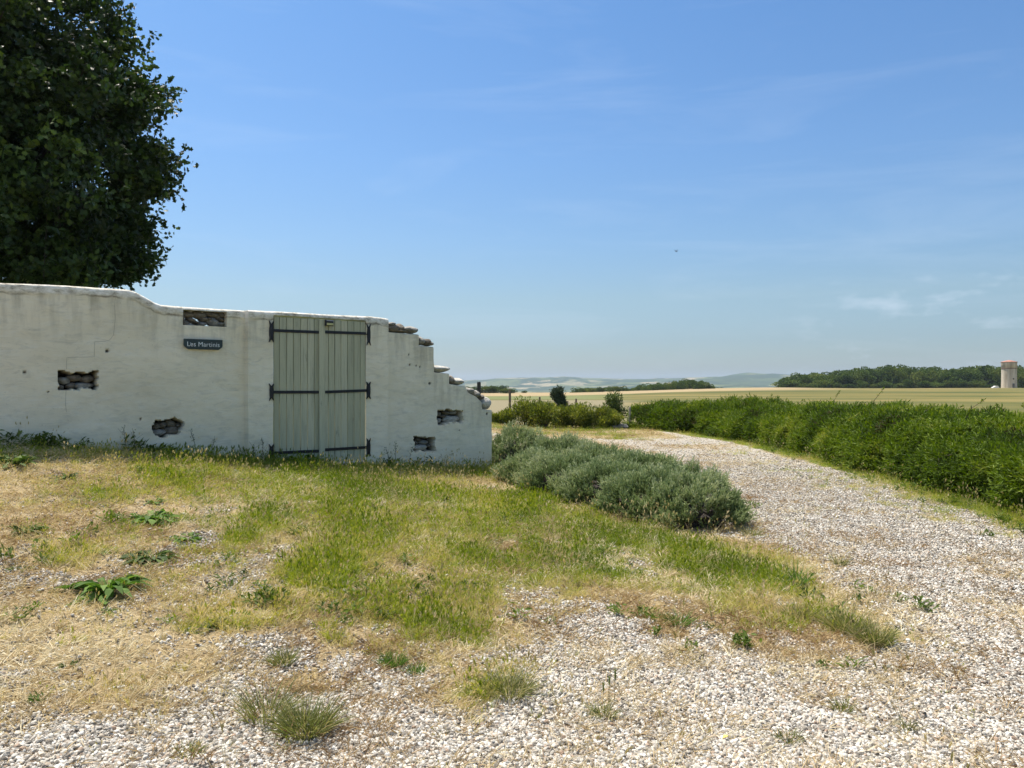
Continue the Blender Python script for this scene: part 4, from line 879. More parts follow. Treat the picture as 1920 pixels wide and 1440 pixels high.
# ---------------------------------------------------------------- lavender
M_LAV = leafmat('lavender_leaf', [(0.0, (.055, .08, .026)), (.4, (.145, .195, .078)), (.75, (.26, .315, .145)), (1, (.40, .43, .25))], rough=.75, transl=.2, source='attr', spec=.1)
M_LAVC = plain('lavender_wood', (.055, .045, .038), 1, .5, 14, 0, 1, 30)
def lavender(i, X, Y, r_, h_, label):
    rg = np.random.default_rng(600 + i); z0 = float(H(X, Y)); e = empty('lavender_bush', (X, Y, z0), 0); tag(e, label, 'lavender', 'lavender bushes at the end of the wall')
    n = int(3000 * (r_ / .7) ** 2); d = rand_unit(n, rg); d[:, 2] = np.abs(d[:, 2]) ** .8 * rg.choice([1, 1, 1, .3], n); d = unit(d)
    nz_ = fbm(d[:, 0] * 3.1 + i, d[:, 1] * 3.1, d[:, 2] * 3.1, seed=601, octv=3); k = nz_ > .42 + rg.uniform(-.05, .05, n); d, nz_ = d[k], nz_[k]; n = len(d)
    R3 = np.array([r_, r_, h_ * .82]) * (.88 + .36 * (nz_ - .5) * 2)[:, None]; P = d * R3 * rg.uniform(.80, 1.0, (n, 1)); P[:, 2] += .03
    stem = unit(d * .75 + [0, 0, .75] + rg.normal(size=(n, 3)) * .22); L = rg.uniform(.09, .19, n)
    Vs, Fs, A, off_ = [], [], [], 0; base = np.clip(.15 + (nz_ - .3) * 1.3 + .15 * (P[:, 2] / h_) + rg.normal(size=n) * .08, 0, 1)
    for j in range(9):
        tt = j / 9; dd_ = unit(stem * 1.0 + rg.normal(size=(n, 3)) * .38); q = P + stem * (L * tt * .8)[:, None]
        V, F = cards(q, dd_, rand_unit(n, rg), .064 * rg.uniform(.7, 1.2, n) * (1 - .3 * tt), .013, RHOMB); Vs.append(V); Fs.append(F + off_); off_ += len(V); A.append(np.repeat(np.clip(base + tt * .38 - .12 + rg.normal(size=n) * .10, 0, 1), 4))
    link('foliage', np_mesh('foliage', np.concatenate(Vs), [np.concatenate(Fs)], attrs={'rnd': np.concatenate(A)}), M_LAV, e)
    TA_, PH = np.meshgrid(np.linspace(0, 2 * math.pi, 30), np.linspace(.0, math.pi / 2, 10)); dd_ = np.stack([np.cos(TA_) * np.cos(PH), np.sin(TA_) * np.cos(PH), np.sin(PH)], -1).reshape(-1, 3)
    nz_ = fbm(dd_[:, 0] * 3.1 + i, dd_[:, 1] * 3.1, dd_[:, 2] * 3.1, seed=601, octv=3); Pc = dd_ * np.array([r_, r_, h_ * .82]) * (.60 + .44 * (nz_ - .5) * 2)[:, None]; Pc[:, 2] -= .05
    link('woody_core', np_mesh('woody_core', Pc, grid_faces(10, 30)), M_LAVC, e)
LV = [(0.06, 13.6, .58, .86, 'darker lavender bush right behind the end of the wall'), (0.78, 12.9, .80, .74, 'grey-green lavender bush at the far top of the clump'), (.36, 11.7, .66, .50, 'low spreading lavender bush in front of the wall end'),
      (1.40, 12.1, .80, .70, 'lavender bush on the drive side behind the middle of the clump'), (.88, 10.9, .78, .60, 'lavender bush on the grass side, second from the wall'), (1.86, 11.1, .78, .67, 'lavender bush on the drive side in the middle of the clump'),
      (1.34, 10.1, .78, .62, 'lavender bush on the grass side in the middle of the clump'), (2.10, 9.9, .72, .63, 'lavender bush on the drive side, next to the nearest one'), (1.68, 9.2, .70, .60, 'lavender bush on the grass side, next to the nearest one'), (2.08, 8.75, .62, .62, 'nearest rounded lavender bush at the tip of the clump')]
for i, a in enumerate(LV): lavender(i, *a)

# ---------------------------------------------------------------- big oak behind the wall
M_OAK = leafmat('oak_leaf', [(0.0, (.016, .03, .009)), (.4, (.03, .056, .014)), (.7, (.06, .10, .022)), (1, (.12, .17, .035))], rough=.5, transl=.2, source='attr', spec=.25)
def oak():
    rg = np.random.default_rng(700); Yo = 17.0
    Xo = (-190 - 960) / FPX * Yo; z0 = float(H(Xo, Yo)); e = empty('oak_tree', (Xo, Yo, z0)); tag(e, 'large dark oak with a dense crown standing behind the left end of the wall', 'tree')
    def wpt(x, y, d): return np.array([(x - 960) / FPX * d, d, EYE - (y - HOR) / FPX * d])
    c0 = wpt(-190, 60, Yo); tip_px = []
    edge = [(225, 0), (228, -60), (190, -140), (120, -220), (262, 40), (232, 22), (278, 85), (250, 70), (245, 120), (285, 140), (330, 178), (318, 170), (300, 190), (265, 165), (306, 205), (298, 232), (270, 215), (255, 250), (320, 275), (350, 297), (335, 305), (300, 285), (275, 270), (342, 353), (330, 345), (318, 330), (290, 330), (275, 365), (295, 385), (285, 400), (308, 425), (300, 450), (290, 430), (302, 480), (300, 497), (280, 495), (285, 515), (262, 512), (235, 522), (205, 528), (180, 532), (245, 490), (255, 460), (150, 535), (120, 532)]
    edge = edge + [(x - 22, y + random.uniform(-8, 8)) for x, y in edge] + [(x - 42, y + random.uniform(-14, 14)) for x, y in edge] + [(x - 30, y + random.uniform(-10, 10)) for x, y in edge]
    tips = [wpt(x - 24, y, Yo + rg.uniform(-1.5, 1.5)) for x, y in edge]
    ex = [225, 235, 275, 262, 320, 305, 255, 340, 300, 335, 280, 305, 300, 285, 215]; ey = [-100, 30, 90, 120, 180, 210, 245, 295, 320, 350, 385, 430, 480, 510, 535]
    for k in range(1500):
        y = rg.uniform(-330, 555); xe = np.interp(y, ey, ex) - 30 * max(0, 1 - abs(y - 10) / 60) if y > -100 else 225 - (-100 - y) * .9; x = xe - 84 + 26 * (float(vnoise(y / 38.0, 0.5, 0, 77)) - .5) * 2 - (rg.uniform(0, 1) ** .8) * 540
        if x < -700: continue
        half = 5.0 * math.sqrt(max(0.05, 1 - ((x + 190) / 560) ** 2 * .8)) * (1 if y > -100 else .7); d = Yo + rg.uniform(-1, 1) * half; d = max(d, 12.3)
        tips.append(wpt(x, y, d) * 1.0 if x < -20 or abs(d - Yo) < 2.5 else wpt(x - (abs(d - Yo) - 2.5) * 12, y, d))
    P, D, parts, rn = [], [], [], []
    tr = [(0, 0, 0 - .3), (.1, 0, 1.5), (.0, .1, 3.2), (-.1, 0, 5.5), (0, 0, 8.5)]; tb = np.array(tr) + [Xo, Yo, z0]
    parts.append(tube(tb, [.50, .38, .34, .26, .12], 12))
    limbs = []
    for k in range(26):
        a = k * 2.4 + rg.uniform(-.3, .3); zb = 2.2 + 6 * (k / 26); st_ = np.array([np.interp(zb, [0, 3.2, 8.5], [Xo, Xo, Xo]), Yo, z0 + zb]); L = 4.6 * (1 - .3 * k / 26); en = st_ + np.array([math.cos(a) * L, math.sin(a) * L * .75, 1.0 + 1.3 * rg.uniform()])
        md = (st_ + en) / 2 + [0, 0, .5 * rg.uniform(-.5, 1)]; parts.append(tube([st_, md, en], [.12, .075, .03], 7)); limbs += [st_ * .4 + md * .6, md, (md + en) / 2, en]
    limbs = np.array(limbs)
    for i, tp_ in enumerate(tips):
        b0 = limbs[np.argmin(np.linalg.norm(limbs - tp_, axis=1))]; L = np.linalg.norm(tp_ - b0); parts.append(tube([b0, (b0 + tp_) / 2 + rg.normal(size=3) * .12, tp_], [.02, .013, .005], 4))
        edge_ = i < len(edge); n = 110 if edge_ else 150; rs = .20 if edge_ else rg.uniform(.22, .42)
        ax_ = unit(tp_ - b0); f = rg.normal(size=(n, 1)) * rs * 1.1; q = tp_ - ax_ * rs * .6 + ax_ * f + rg.normal(size=(n, 3)) * rs * [.8, .8, .42]
        # twigs with leaf whorls
        wh = q[::5]; q = np.repeat(wh, 5, axis=0)[:n] + rg.normal(size=(min(n, len(wh) * 5), 3)) * .035
        P.append(q); D.append(unit(rg.normal(size=q.shape) + [0, 0, .15] + ax_ * .5)); rn.append(np.clip(.35 + rg.normal() * .22 + rg.normal(size=len(q)) * .15 + (.15 if rg.uniform() < .1 else 0), 0, 1))
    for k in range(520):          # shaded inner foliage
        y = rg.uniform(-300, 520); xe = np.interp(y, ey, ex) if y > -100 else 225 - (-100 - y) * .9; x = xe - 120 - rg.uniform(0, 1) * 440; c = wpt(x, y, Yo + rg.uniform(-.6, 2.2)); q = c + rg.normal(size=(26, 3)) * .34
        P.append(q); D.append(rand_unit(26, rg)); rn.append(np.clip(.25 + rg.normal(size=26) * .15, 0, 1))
    P, D, rn = np.concatenate(P), np.concatenate(D), np.concatenate(rn)
    wn_ = (P[:, 0] - P0[0]) * NW[0] + (P[:, 1] - P0[1]) * NW[1]; k = (wn_ < -.8) & (P[:, 2] > 2.2); P, D, rn = P[k], D[k], rn[k]
    V, F = cards(P, D, rand_unit(len(P), rg), rg.uniform(.09, .15, len(P)), rg.uniform(.9, 1.1, len(P)) * .105, LOBED)
    inv = Matrix.Translation(-e.location)
    link('crown', np_mesh('crown', V, [F], attrs={'rnd': np.repeat(rn, len(LOBED))}), M_OAK, e).matrix_parent_inverse = inv
    V, F = merge(parts); link('trunk', np_mesh('trunk', V, F, smooth=True), plain('oak_bark', (.05, .042, .034), .95, .3, 4, 0, .8, 14), e).matrix_parent_inverse = inv
oak()

# ---------------------------------------------------------------- ground cover (scattered)
def proto(name, V, F, M, smooth=False, attrs=None):
    me = np_mesh(name, V, F, smooth=smooth, attrs=attrs); me.materials.append(M); return bpy.data.objects.new(name, me)
def scatter(name, protos, P, rot, scl, rnd, label, cat):
    col = bpy.data.collections.new(name + '_kinds')
    for i, p in enumerate(protos): p.name = f'{name}_{chr(97 + i)}'; col.objects.link(p)
    n = len(P); me = np_mesh(name, P, [], attrs={'rot': rot, 'scl': scl, 'rnd': rnd})
    a = me.attributes.new('idx', 'INT', 'POINT'); a.data.foreach_set('value', R.integers(0, len(protos), n).astype(np.int32))
    o = link(name, me); g = bpy.data.node_groups.new(name, 'GeometryNodeTree')
    g.interface.new_socket('Geometry', in_out='INPUT', socket_type='NodeSocketGeometry'); g.interface.new_socket('Geometry', in_out='OUTPUT', socket_type='NodeSocketGeometry')
    gi = g.nodes.new('NodeGroupInput'); go = g.nodes.new('NodeGroupOutput'); ip = g.nodes.new('GeometryNodeInstanceOnPoints'); ci_ = g.nodes.new('GeometryNodeCollectionInfo')
    ci_.inputs['Collection'].default_value = col; ci_.inputs['Separate Children'].default_value = True; ci_.inputs['Reset Children'].default_value = True
    def na(nm, ty):
        q = g.nodes.new('GeometryNodeInputNamedAttribute'); q.data_type = ty; q.inputs[0].default_value = nm; return q.outputs[0]
    g.links.new(gi.outputs[0], ip.inputs['Points']); g.links.new(ci_.outputs[0], ip.inputs['Instance']); ip.inputs['Pick Instance'].default_value = True
    g.links.new(na('idx', 'INT'), ip.inputs['Instance Index']); g.links.new(na('rot', 'FLOAT_VECTOR'), ip.inputs['Rotation']); g.links.new(na('scl', 'FLOAT'), ip.inputs['Scale'])
    g.links.new(ip.outputs[0], go.inputs[0]); md = o.modifiers.new('scatter', 'NODES'); md.node_group = g
    tag(o, label, cat, kind='stuff'); return o
def sample(n, dmin, dmax, power=1.0, half=44):
    """random ground points inside the wedge the photo can see, denser near the camera"""
    u = R.uniform(0, 1, n); e_ = 2 - power
    r_ = (dmin ** e_ + u * (dmax ** e_ - dmin ** e_)) ** (1 / e_) if abs(e_) > 1e-6 else dmin * (dmax / dmin) ** u
    a = np.radians(R.uniform(-half, half, n)); X = r_ * np.sin(a); Y = r_ * np.cos(a)
    wn_ = (X - P0[0]) * NW[0] + (Y - P0[1]) * NW[1]; ws_ = (X - P0[0]) * DW[0] + (Y - P0[1]) * DW[1]
    k = ~((wn_ < .03) & (wn_ > -.4) & (ws_ < s_end)) & ~((wn_ < -.2) & (ws_ < s_end - .5)) & (Y > 1.5)
    return X[k], Y[k]
def euler(n, tilt): return np.stack([R.normal(size=n) * tilt, R.normal(size=n) * tilt, R.uniform(0, 6.283, n)], 1)

# gravel
m, t, b = mat('gravel_stone'); a_ = N(t, 'ShaderNodeAttribute', attribute_name='rnd'); a_.attribute_type = 'INSTANCER'
cb = ramp(t, a_.outputs['Fac'], [(0, (.11, .10, .085)), (.2, (.24, .215, .18)), (.42, (.40, .38, .335)), (.62, (.59, .57, .52)), (.78, (.42, .365, .29)), (.84, (.34, .24, .17)), (.9, (.58, .53, .43)), (1, (.78, .78, .75))])
tcn = N(t, 'ShaderNodeTexCoord'); cb = mixc(t, mrange(t, noise(t, tcn.outputs['Object'], 3, 5, .7), .5, .75, 0, .4), cb, (.26, .22, .17)); t.links.new(cb, b.inputs['Base Color']); b.inputs['Roughness'].default_value = .85; b.inputs['Specular IOR Level'].default_value = .3
pr_ = []
for k in range(7):
    me = stone_mesh('pebble', 40 + k, sub=2, rough=.35); me.transform(Matrix.Diagonal((random.uniform(.85, 1.35), random.uniform(.75, 1.05), random.uniform(.5, .8), 1))); me.polygons.foreach_set('use_smooth', [False] * len(me.polygons)); me.materials.append(m); pr_.append(bpy.data.objects.new('pebble', me))
X, Y = sample(1900000, 2.6, 24, 1.6, 42)
g_, d_, gv_, vr_, hf_ = zones(X, Y); keepp = np.clip(gv_ * 1.15 - d_ * .45 + .10, 0.05, 1) * (1 - vr_) * (1 - hf_)
fine_ = fbm(X * 6, Y * 6, seed=801, octv=2); keepp = keepp * np.clip(.35 + 1.3 * (fine_ + gv_ * .5 - .3), .1, 1)
keepp = keepp * (1 - .93 * sstep(9, 20, np.hypot(X, Y)))
k = R.uniform(0, 1, len(X)) < keepp; X, Y = X[k], Y[k]; n = len(X); r_ = np.hypot(X, Y)
sz = np.exp(np.clip(R.normal(size=n) * .38, -.9, .72)) * .0116 * np.interp(r_, [3, 8, 12, 19], [1, 1.05, 1.15, 1.25]); zz = H(X, Y) + sz * R.uniform(.0, .45, n)
scatter('gravel', pr_, np.stack([X, Y, zz], -1), np.stack([R.normal(size=n) * .5, R.normal(size=n) * .5, R.uniform(0, 6.28, n)], 1), sz, np.clip(R.uniform(0, 1, n), 0, 1), 'loose pale limestone gravel covering the drive and foreground', 'gravel')
print('gravel', n)

# straw: matted dry grass
M_STRAW = leafmat('dry_straw', [(0, (.24, .155, .075)), (.3, (.38, .285, .15)), (.65, (.52, .43, .26)), (1, (.70, .63, .44))], rough=.7, transl=.2, source='inst', spec=.2)
def tuft(M, nb, L0, L1, wid, spread, bend, rg, r0=.02, heads=0, up=1.0):
    a = rg.uniform(0, 6.283, nb); rr_ = np.sqrt(rg.uniform(0, 1, nb)) * r0; P = np.stack([np.cos(a) * rr_, np.sin(a) * rr_, np.full(nb, -.005)], 1)
    D = np.stack([np.cos(a), np.sin(a), np.zeros(nb)], 1) * spread * rg.uniform(.2, 1, (nb, 1)) + rg.normal(size=(nb, 3)) * .12 + [0, 0, up]
    L = rg.uniform(L0, L1, nb); out = [blades(P, D, L, wid, rg.uniform(.2, 1, nb) * bend, rg)]
    if heads:
        Dh = unit(D[:heads]); tp_ = P[:heads] + Dh * L[:heads, None] * 1.25
        out.append(blades(P[:heads], Dh, L[:heads] * 1.3, wid * .5, .1, rg))
        for j in range(5): V, F = cards(tp_ - Dh * .004 * j, unit(Dh + rg.normal(size=Dh.shape) * .18), rand_unit(heads, rg), .032, .008, RHOMB); out.append((V, F))
    return merge(out)
rg = np.random.default_rng(900)
pr_ = []
for k in range(6): V, F = tuft(M_STRAW, 15, .02, .075, .0036, 2.6, .5, rg, .05, up=.45); pr_.append(proto('straw', V, F, M_STRAW))
X, Y = sample(165000, 2.7, 30, 1.2, 42)
g_, d_, gv_, vr_, hf_ = zones(X, Y); kk = np.clip(d_ * (1.0 - .62 * gv_) * (1 - .35 * g_) + .07 + .30 * sstep(.50, .62, fbm(X * 3, Y * 3, seed=815)) * (np.hypot(X, Y) < 9), 0, 1) * (1 - vr_ * .8); kk = kk * (.35 + .9 * sstep(.35, .62, fbm(X * 4, Y * 4, seed=811, octv=2)))
k = R.uniform(0, 1, len(X)) < kk; X, Y = X[k], Y[k]; n = len(X); gv_ = gv_[k]; tone = np.clip(fbm(X * 1.2, Y * 1.2, seed=813, octv=3) * 1.4 - .2 - .22 * gv_ + R.normal(size=n) * .24, 0, 1)
scatter('dry_grass', pr_, np.stack([X, Y, H(X, Y)], -1), euler(n, .25), R.uniform(.7, 1.35, n) * np.interp(np.hypot(X, Y), [3, 20], [1, 1.35]), tone, 'matted straw-coloured dry grass over the gravel and slope', 'dry grass')
print('straw', n)

# green grass
M_GRASS = leafmat('green_grass', [(0, (.12, .17, .02)), (.25, (.20, .26, .03)), (.55, (.31, .345, .052)), (.78, (.42, .38, .11)), (1, (.56, .47, .23))], rough=.5, transl=.35, source='inst', spec=.3)
pr_ = []
for k in range(6): V, F = tuft(M_GRASS, 14, .04, .12, .0042, .75, .7, rg, .035, heads=(3 if k > 3 else 0)); pr_.append(proto('grass', V, F, M_GRASS))
X, Y = sample(260000, 2.7, 30, 1.25, 42)
g_, d_, gv_, vr_, hf_ = zones(X, Y); cl = fbm(X * 5, Y * 5, seed=821, octv=3); kk = np.clip(g_ * 1.1 - .03, 0, 1) * (.20 + .62 * sstep(.34, .62, cl + g_ * .10)) + .12 * (1 - gv_) * sstep(.42, .6, cl) + .012 * sstep(.5, .6, cl)
k = R.uniform(0, 1, len(X)) < kk; X, Y = X[k], Y[k]; g_ = g_[k]; n = len(X)
tone = np.clip(.92 - g_ * .58 + (fbm(X * 1.1, Y * 1.1, seed=823, octv=3) - .5) * 1.3 + R.normal(size=n) * .22, 0, 1); hs = (.40 + .42 * g_) * (.7 + .7 * fbm(X * 1.3, Y * 1.3, seed=825, octv=2)) * R.uniform(.7, 1.25, n)
scatter('green_grass', pr_, np.stack([X, Y, H(X, Y)], -1), euler(n, .14), hs, tone, 'patchy yellow-green grass growing through the gravel and along the wall', 'grass')
print('grass', n)

# tall bent stems with seed heads
M_SEED = leafmat('seed_stem', [(0, (.24, .22, .08)), (.5, (.46, .38, .18)), (1, (.66, .56, .34))], rough=.6, transl=.25, source='inst')
pr_ = []
for k in range(5): V, F = tuft(M_SEED, 5, .12, .26, .0022, .5, .35, rg, .04, heads=4); pr_.append(proto('stem', V, F, M_SEED))
X, Y = sample(26000, 3.0, 22, 1.1, 42)
g_, d_, gv_, vr_, hf_ = zones(X, Y); kk = np.clip(g_ * .30 + d_ * .08, 0, 1) * sstep(.4, .6, fbm(X * 2.2, Y * 2.2, seed=831)) * (1 - .75 * gv_)
k = R.uniform(0, 1, len(X)) < kk; X, Y = X[k], Y[k]; n = len(X)
scatter('seeding_grass', pr_, np.stack([X, Y, H(X, Y)], -1), euler(n, .2), R.uniform(.55, 1.15, n), np.clip(R.normal(size=n) * .3 + .5, 0, 1), 'thin seeding grass stems standing over the turf', 'grass')

# low broad weeds of the turf and at the wall foot
M_WEED = leafmat('weed_leaf', [(0, (.045, .075, .014)), (.5, (.09, .135, .024)), (1, (.16, .21, .05))], rough=.55, transl=.3, source='inst', spec=.2)
pr_ = []
for k in range(5):
    nb = 26; a = rg.uniform(0, 6.28, nb); D = np.stack([np.cos(a), np.sin(a), rg.uniform(.1, 1.3, nb)], 1); P = np.stack([np.cos(a) * .01, np.sin(a) * .01, rg.uniform(0, .06, nb)], 1) + rg.normal(size=(nb, 3)) * [.03, .03, .01]; P[:, 2] = np.abs(P[:, 2])
    V, F = cards(P, D, np.tile([[0, 0, 1.0]], (nb, 1)) + rg.normal(size=(nb, 3)) * .3, rg.uniform(.03, .07, nb), rg.uniform(.012, .022, nb), LEAF6); pr_.append(proto('weed', V, [F], M_WEED))
X, Y = sample(30000, 3.0, 20, 1.1, 42); wn_ = (X - P0[0]) * NW[0] + (Y - P0[1]) * NW[1]; ws_ = (X - P0[0]) * DW[0] + (Y - P0[1]) * DW[1]
g_, d_, gv_, vr_, hf_ = zones(X, Y); foot = (1 - sstep(.08, .4, wn_)) * (wn_ > 0) * sstep(.42, .66, fbm(X * 1.8, Y * 1.8, seed=845, octv=2)) * .6 * (ws_ < s_end) * (1 - .6 * ((ws_ > gl) & (ws_ < gr)))
cl = sstep(.54, .68, fbm(X * 1.8, Y * 1.8, seed=841, octv=3)) * (1 - gv_) * (g_ < .8); kk = np.clip(foot * .9 + cl * .13 + vr_ * .25, 0, 1)
k = R.uniform(0, 1, len(X)) < kk; X, Y = X[k], Y[k]; foot = foot[k]; n = len(X)
scatter('ground_weeds', pr_, np.stack([X, Y, H(X, Y)], -1), euler(n, .2), R.uniform(.6, 1.3, n) * (1 + foot * 1.0), np.clip(R.normal(size=n) * .22 + .5, 0, 1), 'low dark green broad-leaved weeds along the wall foot and in the turf', 'weeds')
print('weeds', n)

# individual weeds and tufts
M_ROS = leafmat('rosette_leaf', [(0, (.055, .11, .02)), (.5, (.10, .18, .035)), (1, (.17, .26, .06))], rough=.65, transl=.3, source='attr', spec=.15)
M_ROSD = leafmat('dark_rosette_leaf', [(0, (.03, .055, .014)), (.5, (.065, .11, .024)), (1, (.12, .17, .045))], rough=.6, transl=.25, source='attr', spec=.15)
M_TUFT = leafmat('tuft_leaf', [(0, (.09, .10, .03)), (.5, (.17, .20, .055)), (1, (.36, .31, .14))], rough=.55, transl=.3, source='attr')
WAVY = np.array([(0, 0, 0), (.22, .15, .03), (.40, .35, .10), (.34, .45, .09), (.50, .62, .10), (.38, .78, .04), (0, 1, -.14), (-.38, .78, .04), (-.50, .62, .10), (-.34, .45, .09), (-.40, .35, .10), (-.22, .15, .03)])
def rosette(x, y, wpx, nb, label, M=M_ROS, name='rosette_weed', upr=.5, lw=.22, cat='weed', group='leafy weeds in the turf'):
    p = gp(x, y); rg = np.random.default_rng(int(x * 7 + y)); Rr = wpx / 2 / FPX * p[1]; z0 = float(H(*p)); e = empty(name, (p[0], p[1], z0 - .004)); tag(e, label, cat, group)
    a = rg.uniform(0, 6.283, nb); el_ = rg.uniform(.08, upr * 2, nb); D = np.stack([np.cos(a), np.sin(a), el_], 1); L = Rr * rg.uniform(.55, 1.1, nb) / np.sqrt(1 + el_ ** 2) * 1.15
    P = np.stack([np.cos(a), np.sin(a), 0 * a], 1) * Rr * .12 * rg.uniform(0, 2.6, (nb, 1))
    V, F = cards(P, D, np.tile([[0, 0, 1.0]], (nb, 1)) + rg.normal(size=(nb, 3)) * .22, L, L * lw * rg.uniform(.7, 1.3, nb), WAVY)
    V = V.reshape(nb, len(WAVY), 3); droop = WAVY[:, 1] ** 2; V[:, :, 2] -= droop[None] * L[:, None] * .35 * rg.uniform(.3, 1.2, (nb, 1)); V[:, :, 2] = np.maximum(V[:, :, 2], .004)
    link('leaves', np_mesh('leaves', V.reshape(-1, 3), [F], attrs={'rnd': np.repeat(rg.uniform(.1, 1, nb), len(WAVY))}), M, e)
    return e, p, Rr, rg
rosette(203, 1108, 150, 46, 'largest bright leafy rosette on the slope, left foreground', upr=.5)
rosette(45, 1000, 84, 30, 'dark rosette weed with leggy stems near the left edge, mid slope', M_ROSD, upr=.7)
rosette(285, 975, 92, 60, 'spreading low leafy weed, below the lower-left niche', M_ROS, upr=.3, lw=.3)
rosette(290, 942, 40, 26, 'small rounded weed above the spreading low one', M_ROS, upr=.4, lw=.3)
rosette(392, 968, 22, 34, 'tiny very dark bushy weed on the bare gravel patch', M_ROSD, upr=1.2, lw=.3)
rosette(30, 872, 96, 60, 'big dark weed clump at the left edge beside the wall', M_ROSD, upr=1.1, lw=.2)
rosette(122, 900, 66, 28, 'pointed-leaf weed in front of the wall, near the left edge', M_ROSD, upr=.9, lw=.18)
rosette(48, 824, 56, 50, 'bushy dark weed touching the wall foot at the far left', M_ROSD, upr=1.4, lw=.35)
rosette(122, 832, 40, 34, 'small dark weed at the wall foot under the left niche', M_ROSD, upr=1.2, lw=.3)
rosette(262, 848, 44, 34, 'narrow-leaved weed at the wall foot left of the low niche', M_ROSD, upr=1.2, lw=.2)
rosette(560, 868, 90, 70, 'bright green bushy weed at the gate foot by the lower left hinge', M_ROS, upr=1.1, lw=.3)
rosette(350, 1012, 64, 44, 'flat leafy weed at the left of the bare gravel patch', M_ROS, upr=.25, lw=.3)
rosette(285, 1048, 90, 60, 'wide dull leafy patch weed above the largest rosette', M_ROSD, upr=.3, lw=.3)
rosette(190, 1035, 50, 30, 'small flat weed left above the largest rosette', M_ROS, upr=.25, lw=.25)
rosette(35, 1068, 50, 34, 'low weed at the left edge, level with the largest rosette', M_ROSD, upr=.3, lw=.3)
rosette(515, 1110, 26, 20, 'single small dark weed on the gravel right of the largest rosette', M_ROSD, upr=1.0, lw=.35)
rosette(315, 1163, 46, 36, 'small dark leafy weed below right of the largest rosette', M_ROS, upr=.5, lw=.22)
rosette(205, 1148, 42, 26, 'small grassy weed right under the largest rosette', M_ROS, upr=.6, lw=.12)
rosette(410, 1172, 66, 50, 'dark green weed clump on the gravel edge in the left foreground', M_ROSD, upr=.7, lw=.16)
rosette(128, 1248, 44, 26, 'small dull weed in the straw at the lower left', M_ROSD, upr=.4, lw=.2)
rosette(880, 1100, 54, 50, 'dark bushy weed on the sunny turf, centre', M_ROSD, upr=.8, lw=.25)
rosette(880, 940, 30, 24, 'small bright rosette between the gate and the lavender', M_ROS, upr=.6, lw=.3)
rosette(1180, 995, 40, 26, 'bright leafy weed in the grass in front of the lavender', M_ROS, upr=.6, lw=.3)
rosette(1625, 895, 20, 20, 'little weed alone on the far gravel drive', M_ROS, upr=.4, lw=.3)
def tuft_thing(x, y, wpx, hpx, nb, label, M=M_TUFT, spread=.7, group='single grass tufts on the gravel'):
    p = gp(x, y); rg = np.random.default_rng(int(x * 3 + y)); e = empty('grass_tuft', (p[0], p[1], float(H(*p)) - .004)); tag(e, label, 'grass tuft', group)
    Rr = wpx / 2 / FPX * p[1]; hh = hpx / FPX * p[1]; a = rg.uniform(0, 6.283, nb); q = np.sqrt(rg.uniform(0, 1, nb)); P = np.stack([np.cos(a) * q * Rr * .6, np.sin(a) * q * Rr * .6, 0 * a], 1)
    D = np.stack([np.cos(a) * q * spread, np.sin(a) * q * spread, np.ones(nb)], 1) + rg.normal(size=(nb, 3)) * .2; L = hh * rg.uniform(.35, 1.15, nb)
    V, Q, T3 = blades(P, D, L, .0042, rg.uniform(.1, .7, nb), rg); k = len(V) // nb; rn = np.repeat(np.clip(rg.uniform(0, 1, nb) ** 1.3, 0, 1), k)
    link('blades', np_mesh('blades', V, [Q, T3], attrs={'rnd': rn}), M, e); return e
tuft_thing(575, 1372, 130, 74, 620, 'big olive grass tuft on the gravel in the lower left')
tuft_thing(500, 1345, 120, 84, 220, 'loose brownish tuft leaning beside the big olive one')
tuft_thing(955, 1302, 110, 60, 420, 'rounded green tuft in the middle of the foreground gravel')
tuft_thing(735, 1250, 60, 34, 300, 'short dark green tuft left of the rounded foreground one', M_ROS, .5)
tuft_thing(780, 1262, 50, 26, 160, 'short green tuft right beside the dark one', M_ROS, .5)
tuft_thing(1272, 1172, 50, 40, 160, 'small tuft with long leaves at the gravel edge, centre right', M_ROS, .9)
tuft_thing(1130, 1345, 60, 36, 150, 'short brown tuft with green foxtails in the foreground', M_STRAW if False else M_TUFT, .7)
tuft_thing(1640, 1205, 90, 50, 460, 'pale fine tuft at the right tip of the turf', M_TUFT, .6)
tuft_thing(1590, 1185, 80, 56, 420, 'fine yellowish tuft next to the right tip of the turf', M_TUFT, .6)
tuft_thing(1490, 1100, 50, 60, 220, 'upright green tuft at the right end of the grass strip', M_ROS, .5)
tuft_thing(1500, 1160, 70, 40, 260, 'ragged tuft on the gravel under the grass strip', M_TUFT, .7)
tuft_thing(530, 1245, 60, 40, 200, 'grey-green tuft above the big olive one', M_TUFT, .5)
tuft_thing(1575, 1060, 40, 30, 90, 'thin tuft on the drive right of the grass strip', M_TUFT, .5)
tuft_thing(1410, 1005, 46, 26, 130, 'dry tuft at the foot of the nearest lavender', M_TUFT, .8)
tuft_thing(985, 905, 60, 60, 220, 'tall green tuft between the wall end and the lavender', M_ROS, .4)
tuft_thing(1480, 1390, 60, 30, 130, 'brown tuft at the bottom edge, right of centre', M_TUFT, .7)
tuft_thing(1700, 1370, 44, 30, 60, 'thin reddish tuft in the lower right gravel', M_TUFT, .5)
tuft_thing(350, 1420, 60, 34, 120, 'small tuft at the bottom edge, lower left', M_TUFT, .6)
tuft_thing(1580, 1335, 50, 34, 90, 'sparse tuft in the lower right gravel', M_TUFT, .5)
